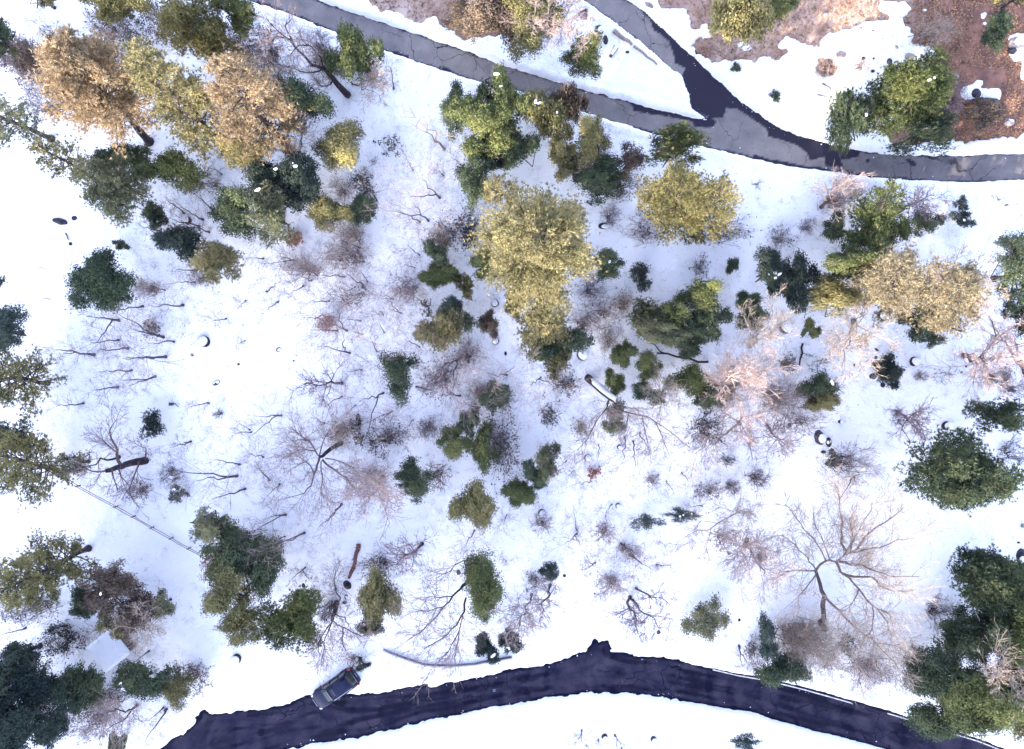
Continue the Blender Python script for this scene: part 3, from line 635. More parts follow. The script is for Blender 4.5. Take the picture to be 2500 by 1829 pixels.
DOMES = [
 # c, r, cx, cy, rx, ry, h, colour, style, density, snow clumps, label, short
 (0, 0, 1300, 230, 185, 175, 12, 'olive', 'p', 1.0, 0, 'grey-green pine crown near the top edge, left of the road', 'the grey-green top pine'),
 (0, 0, 1590, 120, 105, 115, 9, 'green', 'o', 1.0, 0, 'dark green oak near the top edge beside the grey-green pine', None),
 (0, 0, 800, 45, 175, 95, 9, 'olive', 'o', 0.9, 0, 'brown-green oak cut by the top edge, upper left', 'the top-edge brown oak'),
 (0, 0, 310, 10, 75, 45, 6, 'olive', 'o', 0.9, 0, 'small olive oak cut by the top edge near the left corner', None),
 (0, 0, 40, 280, 85, 115, 8, 'dark', 'o', 1.0, 0, 'dark green oak at the left edge in the upper left corner', 'the upper left corner oak'),
 (0, 0, 1650, 1000, 150, 110, 10, 'yellow', 'p', 1.2, 0, 'low bright yellow pine under the tawny green pine', None),
 (0, 0, 810, 1240, 175, 190, 9, 'sage', 'p', 0.9, 0, 'feathery light green cedar at the tip of the sparse leaning pine', 'the feathery cedar'),
 (0, 0, 830, 1050, 150, 75, 5, 'dark', 'o', 0.8, 0, 'dark scrub oak right under the tawny orange pine', None),
 (0, 0, 1140, 1120, 175, 115, 7, 'green', 'o', 1.0, 0, 'low dark oak right of the feathery cedar', None),
 (0, 0, 1570, 1400, 140, 150, 8, 'dark', 'o', 1.0, 0, 'round dark oak left of the pale sage conifer', 'the dark oak left of the sage conifer'),
 (0, 0, 1040, 1430, 65, 70, 4, 'dark', 'o', 0.9, 0, 'small dark bush below the feathery cedar', None),
 (0, 0, 1190, 1600, 145, 95, 7, 'blue', 'p', 0.9, 0, 'blue-green conifer with a pale left side, above the small yellow pine', 'the blue-green conifer'),
 (0, 0, 815, 1622, 48, 28, 1.5, 'dark', 'o', 0.8, 0, 'tiny dark bush alone on the white slope at left', 'the tiny lone dark bush'),
 (1, 0, 660, 380, 142, 135, 8, 'green', 'o', 1.1, 0, 'round green oak touching the lower edge of the upper road', 'the round oak by the road'),
 (1, 0, 310, 680, 165, 140, 9, 'dark', 'o', 1.1, 0, 'round dark green oak right of the tawny green pine', 'the round dark oak'),
 (1, 0, 570, 1000, 142, 158, 8, 'olive', 'o', 0.95, 0, 'oval oak half brown and half green beside the snowy gap', 'the half brown oak'),
 (1, 0, 220, 1240, 215, 160, 9, 'navy', 'o', 1.1, 4, 'very dark oak flecked with snow, behind the pale sage conifer', 'the snow-flecked dark oak'),
 (1, 0, 130, 1430, 125, 185, 10, 'sage', 'p', 1.1, 0, 'pale sage green conifer in front of a very dark oak', 'the pale sage conifer'),
 (1, 0, 500, 1400, 120, 95, 8, 'olive', 'o', 1.0, 0, 'olive oak right of the pale sage conifer', 'the olive oak'),
 (1, 0, 690, 1400, 90, 95, 6, 'dark', 'o', 0.9, 0, 'dark oak grown into the right side of an olive oak', None),
 (1, 0, 1510, 830, 195, 185, 10, 'green', 'o', 1.15, 0, 'big bright green oak below the middle of the upper road', 'the big bright oak'),
 (1, 0, 1640, 680, 120, 130, 11, 'green', 'o', 1.1, 2, 'tall green oak overhanging the upper road edge', None),
 (1, 0, 1320, 740, 70, 155, 6, 'dark', 'o', 0.65, 0, 'loose dark spray of oak on the left flank of the big bright oak', None),
 (1, 0, 1440, 1190, 100, 160, 7, 'dark', 'o', 0.85, 0, 'shaded dark oak between the big bright oak and the yellow pine', None),
 (1, 0, 1620, 1060, 110, 70, 6, 'navy', 'o', 0.9, 0, None, None),
 (2, 0, 20, 1000, 120, 130, 7, 'dark', 'o', 1.0, 0, 'dark oak hanging below the big bright oak, right side', None),
 (2, 0, 250, 760, 150, 150, 8, 'olive', 'o', 0.8, 4, 'brown-green mixed oak with snow lumps at the upper road edge', 'the snow-lumped brown oak'),
 (2, 0, 520, 940, 100, 150, 8, 'olive', 'o', 1.05, 0, 'upright yellow-green oak below the upper road, middle', 'the upright olive oak'),
 (2, 0, 340, 1060, 90, 110, 7, 'olive', 'o', 1.0, 0, 'yellow-green oak left of the upright olive oak', None),
 (2, 0, 600, 1190, 135, 130, 6, 'dark', 'o', 0.75, 0, 'loose dark oak between upright olive oak and round yellow conifer', None),
 (2, 0, 770, 1080, 90, 110, 6, 'brown', 'o', 0.45, 0, 'thin straggly evergreen left of the round yellow conifer', None),
 (2, 0, 1090, 970, 160, 115, 9, 'green', 'p', 0.95, 0, 'shaded green conifer top right under the junction', None),
 (2, 0, 1170, 1430, 95, 90, 6, 'dark', 'o', 1.0, 0, 'dark oak under the round yellow conifer', None),
 (2, 0, 130, 150, 145, 230, 10, 'olive', 'o', 1.0, 0, 'dark olive oak above the road at the top edge, left of pink tree', 'the dark olive top oak'),
 (1, 0, 1590, 90, 180, 185, 10, 'brown', 'o', 1.0, 1, 'brown oak on bare red ground at the top edge', 'the brown top oak'),
 (1, 0, 1380, 140, 120, 100, 5, 'brown', 'o', 0.8, 0, 'low russet brown brush oak at the edge of the bare ground', None),
 (2, 0, 475, 380, 115, 125, 7, 'green', 'o', 1.0, 0, 'round oak alone in the snow wedge between the two roads', 'the oak between the roads'),
 (2, 0, 1490, 140, 165, 140, 9, 'olive', 'o', 0.75, 0, 'open olive oak on the bare slope right of the side road', 'the open olive oak'),
 (2, 0, 1480, 450, 26, 26, 1.2, 'dark', 'o', 0.9, 0, 'tiny round bush in clean snow right of the side road', None),
 (3, 0, 70, 45, 85, 75, 5, 'green', 'o', 1.0, 0, 'small green oak at the top edge on tan grass', None),
 (3, 0, 950, 600, 210, 215, 11, 'green', 'p', 1.05, 2, 'large olive pine above the curve of the upper road', 'the large olive pine above the road'),
 (3, 0, 530, 790, 140, 175, 9, 'dark', 'p', 1.0, 1, 'dark pine left of the large olive pine above the road', 'the dark pine above the road'),
 (3, 0, 1010, 880, 175, 140, 8, 'dark', 'p', 0.95, 0, 'shaded dark pine reaching down to the upper road', None),
 (3, 0, 1490, 215, 70, 98, 5, 'dark', 'o', 1.0, 0, 'dark upright bush alone on the red-brown slope, upper right', 'the lone bush on the red slope'),
 (3, 0, 1600, 15, 110, 30, 5, 'olive', 'o', 1.0, 0, 'olive oak cut by the top edge near the right corner', None),
 (3, 0, 1420, 760, 115, 95, 2.2, 'brown', 'o', 0.55, 0, 'low brown scrub below the snow-topped boulders on the red slope', None),
 (3, 0, 45, 640, 34, 28, 1.0, 'dark', 'o', 0.6, 0, 'small grey-green tuft in the snow above the road bend', None),
 (3, 0, 700, 1560, 170, 130, 9, 'green', 'o', 1.0, 0, 'green oak at the foot of the dark cone', None),
 (3, 0, 420, 1510, 80, 75, 5, 'dark', 'o', 0.7, 0, None, None),
 (3, 0, 1020, 1480, 95, 75, 4, 'dark', 'o', 0.55, 0, 'thin dark evergreen shrub under a leaning bare tree', None),
 (3, 0, 1265, 1350, 42, 52, 2.2, 'blue', 'o', 0.6, 0, 'small thin evergreen sapling on the snow at right, upper of two', None),
 (3, 0, 1265, 1450, 72, 45, 2.0, 'blue', 'o', 0.6, 2, 'small snow-dusted evergreen sapling at right, lower of two', None),
 (3, 0, 1590, 1600, 75, 42, 1.8, 'blue', 'o', 0.5, 2, 'low leafy shrub half under snow near the right edge', None),
 (0, 1, 730, 220, 192, 165, 9, 'dark', 'o', 1.05, 0, 'large dark oak alone on the white slope, bare saplings below it', 'the large lone dark oak'),
 (0, 1, 1470, 100, 145, 110, 8, 'yellow', 'p', 0.95, 0, 'small yellow-green pine right of the blue-green conifer', 'the small yellow-green pine'),
 (0, 1, 8, 200, 26, 34, 3, 'dark', 'o', 1.0, 0, 'small dark bush cut by the left edge, alone', None),
 (0, 1, 60, 545, 140, 145, 9, 'blue', 'o', 1.1, 0, 'dense blue-black oak at the left edge above a brown-green pine', 'the blue-black left-edge oak'),
 (0, 1, 1010, 1150, 72, 82, 2.6, 'blue', 'p', 0.7, 0, 'small spiky blue-green conifer alone in the white clearing', 'the small spiky conifer'),
 (0, 1, 530, 1410, 72, 68, 7, 'sage', 'p', 0.6, 0, 'yellowish pine tuft at the end of the gnarled dead oak', None),
 (0, 1, 1180, 1620, 62, 50, 1.8, 'blue', 'o', 0.5, 2, 'low leafy shrub powdered with snow right of the gnarled oak', None),
 (1, 1, 1190, 172, 90, 80, 5, 'green', 'o', 1.15, 0, 'round dark green oak left of the broad yellow pine, largest of three', 'the trio of round oaks'),
 (1, 1, 1315, 180, 42, 42, 3, 'green', 'o', 1.1, 0, 'little round green oak, smallest of three left of the yellow pine', None),
 (1, 1, 1515, 105, 88, 92, 5.5, 'green', 'o', 1.15, 0, 'dense green oak against the left edge of the broad yellow pine', None),
 (1, 1, 1200, 45, 70, 70, 6, 'dark', 'o', 0.8, 0, 'dark leggy oak directly above the trio of round oaks', None),
 (1, 1, 1390, 250, 50, 58, 4.5, 'olive', 'o', 0.8, 0, 'small olive tree with a short bare stem below the round oaks', None),
 (1, 1, 1215, 530, 130, 112, 7.5, 'yellow', 'p', 1.05, 0, 'bright yellow-green young pine with radiating tufts, left of centre', 'the radiating young pine'),
 (1, 1, 1285, 390, 65, 78, 5, 'blue', 'o', 0.85, 0, 'dark oak peeping above the radiating young pine', None),
 (1, 1, 1400, 480, 78, 72, 4, 'dark', 'o', 0.35, 0, 'thin dark twiggy evergreen right of the radiating young pine', None),
 (1, 1, 1540, 490, 58, 68, 4, 'brown', 'o', 0.9, 0, 'brown-topped small oak below a snow-capped stump', None),
 (1, 1, 950, 810, 112, 140, 6, 'dark', 'o', 0.45, 0, 'open see-through dark evergreen left of the purple thicket', 'the see-through evergreen'),
 (1, 1, 1570, 970, 80, 90, 5, 'dark', 'o', 0.9, 0, 'dark green oak with pink twigs on its left side', 'the pink-sided oak'),
 (1, 1, 1310, 1255, 85, 102, 5, 'green', 'o', 1.2, 0, 'round bright green oak, left one of a pair at centre', 'the paired green oaks'),
 (1, 1, 1500, 1310, 85, 110, 5, 'green', 'o', 1.2, 0, 'round bright green oak, right one of a pair at centre', None),
 (1, 1, 1410, 1130, 65, 78, 4.5, 'dark', 'o', 0.9, 0, 'grey-green oak standing just above the paired green oaks', None),
 (1, 1, 1040, 1515, 100, 118, 5.5, 'dark', 'o', 0.65, 0, 'twiggy dark evergreen left of the olive dome', 'the twiggy dark evergreen'),
 (1, 2, 1435, 10, 115, 155, 7, 'olive', 'o', 1.1, 0, 'olive domed oak with yellow underside below the paired green oaks', 'the olive dome'),
 (2, 1, 30, 1600, 88, 85, 4.5, 'green', 'o', 1.1, 0, 'dark green oak right of the olive dome', None),
 (2, 1, 620, 110, 90, 90, 6, 'dark', 'o', 1.0, 1, 'dark oak tucked against the right side of the broad yellow pine', None),
 (2, 1, 855, 180, 60, 78, 2.8, 'blue', 'p', 0.75, 0, 'small spiky blue-grey conifer on snow right of the broad yellow pine', 'the spiky blue-grey conifer'),
 (2, 1, 1450, 115, 45, 40, 2, 'dark', 'o', 1.0, 0, 'small dark star-shaped bush between spiky conifer and snow-flecked oak', None),
 (2, 1, 1240, 300, 120, 100, 8, 'green', 'o', 1.15, 0, 'bright-topped green oak heading the green clump right of centre', 'the green clump'),
 (2, 1, 1060, 430, 90, 90, 7, 'green', 'o', 1.1, 0, 'dark green oak at the left of the green clump', None),
 (2, 1, 1270, 470, 125, 90, 7, 'dark', 'o', 1.0, 0, 'dark lower oak on the right flank of the green clump', None),
 (2, 1, 1030, 550, 140, 75, 6, 'sage', 'o', 0.75, 0, 'grey-green mixed oak filling the middle of the green clump', None),
 (2, 1, 870, 420, 95, 85, 7, 'sage', 'p', 0.8, 0, 'sage conifer at the left tip of the green clump', None),
 (2, 1, 1180, 640, 110, 62, 5, 'dark', 'o', 0.85, 0, 'dark oak at the bottom of the green clump over a leaning trunk', None),
 (2, 1, 740, 690, 68, 76, 4.5, 'green', 'o', 1.1, 0, 'round green oak, upper left of five below the green clump', None),
 (2, 1, 890, 780, 75, 88, 4.5, 'green', 'o', 1.0, 0, 'green oak, second of five below the green clump', None),
 (2, 1, 1160, 850, 122, 98, 5.5, 'green', 'o', 1.1, 0, 'widest green oak of five, touching the large pink tree', 'the wide oak beside the pink tree'),
 (2, 1, 680, 880, 62, 68, 4, 'green', 'o', 1.05, 0, 'round green oak beside the snow-plastered leaning trunk', None),
 (2, 1, 890, 940, 90, 62, 4, 'dark', 'o', 0.8, 0, 'dark low oak threaded with tan branches below the five oaks', None),
 (2, 1, 1320, 960, 90, 90, 5, 'dark', 'o', 0.8, 0, 'dark oak showing through the left side of the pink tree', None),
 (2, 1, 1530, 350, 66, 66, 5, 'dark', 'o', 1.1, 0, 'small dark oak just left of the blackish oak', None),
 (2, 1, 1580, 460, 92, 75, 6, 'dark', 'o', 1.05, 0, 'dark oak above the top of the large pink tree', None),
 (2, 1, 1700, 130, 100, 120, 8, 'navy', 'o', 1.15, 4, 'blackish oak with white snow specks, right of centre', 'the blackish oak'),
 (3, 1, 150, 220, 125, 130, 7, 'navy', 'o', 0.95, 0, 'blackish lower oak on the right flank of the snow-specked one', None),
 (2, 1, 20, 350, 62, 85, 5, 'olive', 'o', 0.9, 0, 'olive-brown oak left of the small bright yellow pine', None),
 (2, 1, 280, 620, 175, 98, 7, 'dark', 'o', 0.85, 0, 'dark twiggy oak under the small bright yellow pine', None),
 (2, 1, 300, 735, 70, 98, 6.5, 'olive', 'p', 1.0, 0, 'small upright yellow-green pine beside a snow-capped stump', 'the upright yellow-green pine'),
 (2, 1, 670, 1110, 90, 88, 4, 'sage', 'o', 0.7, 0, 'grey-green crown under the snow-plastered leaning trunk', None),
 (2, 1, 235, 1410, 62, 108, 5, 'sage', 'p', 0.95, 0, 'pale yellow-green conifer beside the purple thicket at centre', 'the pale yellow conifer'),
 (2, 1, 150, 1490, 72, 80, 4, 'dark', 'o', 0.8, 0, 'dark bush left of the pale yellow conifer', None),
 (3, 1, 500, 90, 130, 85, 9, 'green', 'o', 1.0, 0, 'green oak behind the upper left of the dead-limbed yellow pine', None),
 (3, 1, 1600, 170, 130, 220, 11, 'dark', 'o', 1.1, 2, 'tall dark oak at the right edge behind the grey dead treetop', 'the dark right-edge oak'),
 (3, 1, 1650, 430, 80, 120, 9, 'navy', 'o', 1.0, 0, 'blackish oak low on the right edge beside the grey dead treetop', None),
 (0, 2, 60, 1180, 190, 160, 12, 'navy', 'o', 0.9, 0, 'blue-black oak on the shoulder of the huge corner oak', None),
 (3, 1, 390, 300, 160, 110, 7, 'olive', 'o', 0.6, 0, 'thin olive oak left of the dead-limbed yellow pine', None),
 (3, 1, 270, 530, 62, 52, 4, 'green', 'o', 1.0, 0, 'small green bush at the left of a pale fan of branches', None),
 (3, 1, 1010, 480, 130, 85, 6, 'navy', 'o', 0.9, 0, 'blackish oak on a leaning dark trunk below the yellow pines', 'the leaning blackish oak'),
 (3, 1, 1070, 600, 72, 50, 4, 'dark', 'o', 0.55, 0, 'loose dark spray under the leaning blackish oak', None),
 (3, 1, 780, 800, 82, 85, 3.5, 'navy', 'o', 1.1, 0, 'round black-green bush with boulders at its foot', 'the round black-green bush'),
 (3, 1, 310, 900, 110, 92, 6, 'dark', 'o', 1.0, 1, 'dark oak with an olive underside right of the pink tree', 'the oak right of the pink tree'),
 (3, 1, 340, 1000, 85, 70, 5, 'olive', 'o', 0.7, 0, 'olive twiggy oak below the dark one right of the pink tree', None),
 (3, 1, 1500, 1090, 165, 100, 7, 'dark', 'p', 0.7, 0, 'open dark pine at the right edge with curving bare limbs below', 'the open right-edge pine'),
 (3, 1, 1200, 1460, 290, 215, 11, 'dark', 'p', 0.95, 0, 'largest dark pine alone at right with sprigs at its lower edge', 'the largest dark pine'),
 (3, 1, 430, 1390, 40, 46, 2.5, 'blue', 'o', 0.9, 0, 'small dark bush left of a wide fan of bare stems', None),
 (0, 2, 800, 560, 150, 140, 9, 'brown', 'o', 0.8, 1, 'brownish purple oak right of the broad olive pine', 'the brownish oak'),
 (0, 2, 590, 660, 110, 90, 6, 'dark', 'o', 0.65, 0, 'dark loose oak between broad olive pine and brownish oak', None),
 (0, 2, 1100, 680, 80, 78, 5, 'sage', 'o', 0.35, 0, 'very sparse grey-green pine right of the brownish oak', None),
 (0, 2, 800, 800, 70, 100, 6, 'olive', 'o', 0.7, 0, 'olive oak between the brownish oak and the snowy shed roof', None),
 (0, 2, 120, 1400, 290, 330, 15, 'navy', 'o', 1.0, 0, 'huge blue-black oak filling the bottom left corner', 'the huge corner oak'),
 (0, 2, 190, 1010, 110, 95, 9, 'navy', 'o', 0.8, 0, 'blue-black oak at the left edge on top of the huge corner oak', None),
 (0, 2, 560, 1230, 125, 130, 8, 'dark', 'o', 0.75, 0, 'dark oak below the snowy shed roof', 'the dark oak below the shed'),
 (0, 2, 960, 1180, 190, 105, 6, 'dark', 'o', 0.55, 2, 'low twiggy dark oak between shed roof and lower road', 'the low twiggy oak'),
 (0, 2, 795, 1580, 42, 58, 4, 'green', 'o', 0.9, 0, 'small green bush at the bottom edge among pink twigs', None),
 (0, 2, 1430, 150, 85, 118, 9, 'sage', 'p', 0.9, 0, 'pale yellow-green pine at the end of the rail fence', 'the pale pine at the fence'),
 (0, 2, 1570, 330, 190, 130, 8, 'dark', 'o', 0.8, 0, 'dark oak mixed with russet twigs below the pale fence pine', None),
 (0, 2, 1610, 800, 130, 120, 8, 'olive', 'o', 0.8, 0, 'loose olive oak at the lower end of the big oak', None),
 (0, 2, 1520, 590, 150, 190, 10, 'olive', 'o', 0.95, 0, 'big olive oak cluster running diagonally above the parked car', 'the big oak above the car'),
 (1, 2, 270, 780, 180, 180, 9, 'green', 'p', 1.05, 0, 'round green pine with tufted rim between big oak and dead tree', 'the tufted green pine'),
 (1, 2, 825, 610, 110, 190, 8, 'olive', 'o', 1.0, 0, 'upright yellow-green oak above the curved low wall', 'the upright oak above the wall'),
 (1, 2, 770, 790, 110, 75, 5, 'dark', 'o', 0.8, 0, 'darker oak at the foot of the upright yellow-green one', None),
 (1, 2, 1505, 550, 122, 200, 8, 'green', 'o', 1.1, 0, 'tall oval green oak with a large bare tree at its left', 'the tall oval oak'),
 (1, 2, 1530, 960, 72, 80, 3, 'navy', 'o', 0.75, 1, 'blackish shrub behind the right end of the curved low wall', None),
 (2, 2, -10, 930, 62, 80, 3, 'navy', 'o', 0.8, 2, 'blackish shrub capped with snow under a pink tree near the wall', None),
 (2, 2, 890, 140, 90, 55, 2.4, 'blue', 'o', 0.5, 0, 'loose grey-green leafy shrub on open snow, lower centre', 'the grey-green leafy shrub'),
 (2, 2, 1120, 95, 105, 45, 1.6, 'blue', 'o', 0.4, 3, 'snow-buried leafy shrub right of the grey-green leafy shrub', None),
 (2, 2, 1290, 790, 118, 118, 3.2, 'sage', 'o', 0.45, 0, 'small open grey-green conifer alone above the lower road', 'the small open conifer'),
 (2, 2, 250, 470, 65, 55, 3, 'blue', 'o', 0.5, 0, 'thin grey-green bush above a pair of leaning bare trees', None),
 (3, 2, -20, 900, 75, 120, 6, 'blue', 'o', 0.8, 0, 'dark bush left of the dense tan thicket', None),
 (3, 2, 110, 1120, 145, 105, 6, 'dark', 'o', 0.75, 0, 'green oak overhanging the edge of the lower road', 'the green oak over the road'),
 (3, 2, 1400, 540, 190, 190, 10, 'dark', 'p', 1.0, 0, 'dark pine at the top of the lower right forest', 'the lower right forest'),
 (3, 2, 1620, 760, 170, 250, 12, 'green', 'o', 1.05, 0, 'yellow-green oak on the right edge of the lower right forest', None),
 (3, 2, 1130, 1140, 190, 180, 9, 'dark', 'o', 1.0, 0, 'dark oak at the left of the lower right forest', None),
 (3, 2, 1400, 1290, 300, 190, 11, 'green', 'o', 1.05, 0, 'broad green oak at the bottom of the forest beside the road', None),
 (3, 2, 1370, 395, 120, 70, 7, 'dark', 'o', 0.85, 0, 'dark loose oak forming the tip of the lower right forest', None),
 (3, 2, 1600, 1330, 180, 140, 11, 'olive', 'o', 1.05, 0, 'olive oak in the bottom right corner of the forest', None),
 (3, 2, 1100, 1420, 230, 110, 7, 'dark', 'o', 0.75, 0, 'dark oak reaching over the white road line', None),
 (1, 2, 50, 470, 110, 165, 9, 'dark', 'o', 0.9, 0, 'dark oak on the right flank of the big oak above the car', None),
 (0, 2, 330, 1240, 110, 150, 8, 'navy', 'o', 0.8, 0, 'blackish oak between the huge corner oak and the shed', None),
 (0, 2, 380, 1480, 90, 120, 7, 'navy', 'o', 0.7, 0, 'blackish oak low on the right of the huge corner oak', None),
 (0, 2, 1180, 1230, 110, 90, 5, 'olive', 'o', 0.5, 0, 'thin olive oak between the low twiggy oak and red-brown bush', None),
 (0, 2, 930, 720, 110, 110, 7, 'brown', 'o', 0.5, 0, 'thin brown oak below the brownish oak', None),
 (3, 0, 720, 700, 110, 130, 8, 'dark', 'p', 0.8, 0, 'dark pine filling the gap between two pines above the road', None),
 (0, 0, 220, 380, 90, 100, 7, 'brown', 'o', 0.55, 0, 'thin brownish oak left of the tawny orange pine', None),
 (0, 0, 1430, 330, 120, 130, 8, 'olive', 'p', 0.7, 0, 'thin olive pine under the grey-green top pine', None),
 (0, 1, 100, 1240, 120, 100, 7, 'blue', 'p', 0.8, 0, 'dark blue-green pine just above the pine at the fence end', None),
 (2, 1, 950, 480, 110, 100, 6, 'sage', 'o', 0.7, 0, 'loose grey-green oak on the left half of the green clump', None),
 (2, 1, 1120, 560, 120, 80, 6, 'dark', 'o', 0.9, 0, 'dark oak low in the middle of the green clump', None),
 (3, 1, 640, 120, 120, 90, 9, 'olive', 'p', 0.9, 0, 'olive pine on the left rim of the dead-limbed yellow pine', None),
 (2, 0, 380, 700, 100, 110, 7, 'brown', 'o', 0.55, 0, 'thin brown evergreen overhanging the upper road, middle', None),
 (2, 0, 980, 1000, 120, 90, 8, 'dark', 'p', 0.8, 0, 'shaded pine on the upper left of the round yellow conifer', None),
 (3, 2, 1480, 930, 200, 190, 10, 'dark', 'o', 1.0, 0, 'dark oak at the heart of the lower right forest', None),
 (3, 2, 1270, 850, 120, 130, 8, 'dark', 'o', 0.7, 0, 'thin dark oak at the left middle of the lower right forest', None),
 (3, 2, 1660, 1060, 130, 170, 11, 'olive', 'o', 1.0, 0, 'olive oak at the right edge, low in the forest', None),
 (3, 2, 1560, 500, 150, 120, 9, 'dark', 'o', 0.9, 0, 'dark oak beside the deck at the right edge', None),
 (2, 2, 1545, 1600, 90, 52, 2.5, 'blue', 'o', 0.45, 0, 'dark leafy shrub cut by the bottom edge, lower right', None),
 (1, 2, 712, 1090, 48, 45, 1.4, 'navy', 'o', 0.8, 0, 'dark bush touching the rear of the parked car', None),
]
for c, r, cx, cy, rx, ry, h, col, sty, dens, snowy, label, short in DOMES:
    p = T(c, r, cx, cy); s = 2.709
    zc = 0.58 * h; ctr = P3(*p, zc); k = (H - ctr.z) / F
    lean_ = 1 + 0.65 * zc / (H - zc); base = Vector((ctr.x * lean_, ctr.y * lean_, 0)); base.z = float(G(base.x, base.y)) + 0.05
    shrub = h < 3.3
    ra, rb = rx / s * k * 1.27, ry / s * k * 1.27
    if h > 5:      # the radial stretch of a tall crown is part of its outline
        rad_px = math.hypot(p[0] - CX, p[1] - CY); st = rad_px / F * 0.42 * h * 0.6
        ux, uy = abs(p[0] - CX) / (rad_px + 1e-6), abs(p[1] - CY) / (rad_px + 1e-6)
        ra = max(0.75 * ra, ra - 0.2 * st * ux); rb = max(0.75 * rb, rb - 0.2 * st * uy)
    dome(base, ctr, (ra, rb, 0.42 * h), col, h, sty, dens, p,
         {'navy': 'blackish', 'dark': 'dark green', 'green': 'green', 'olive': 'olive', 'brown': 'brown', 'sage': 'grey-green', 'blue': 'blue-green', 'yellow': 'yellow'}[col] + (' shrub' if shrub else ' oak' if sty == 'o' else ' pine'),
         label, short, 'evergreen_shrub' if shrub else 'oak_tree' if sty == 'o' else 'pine_tree', 'shrub' if shrub else 'tree', snowy=snowy)

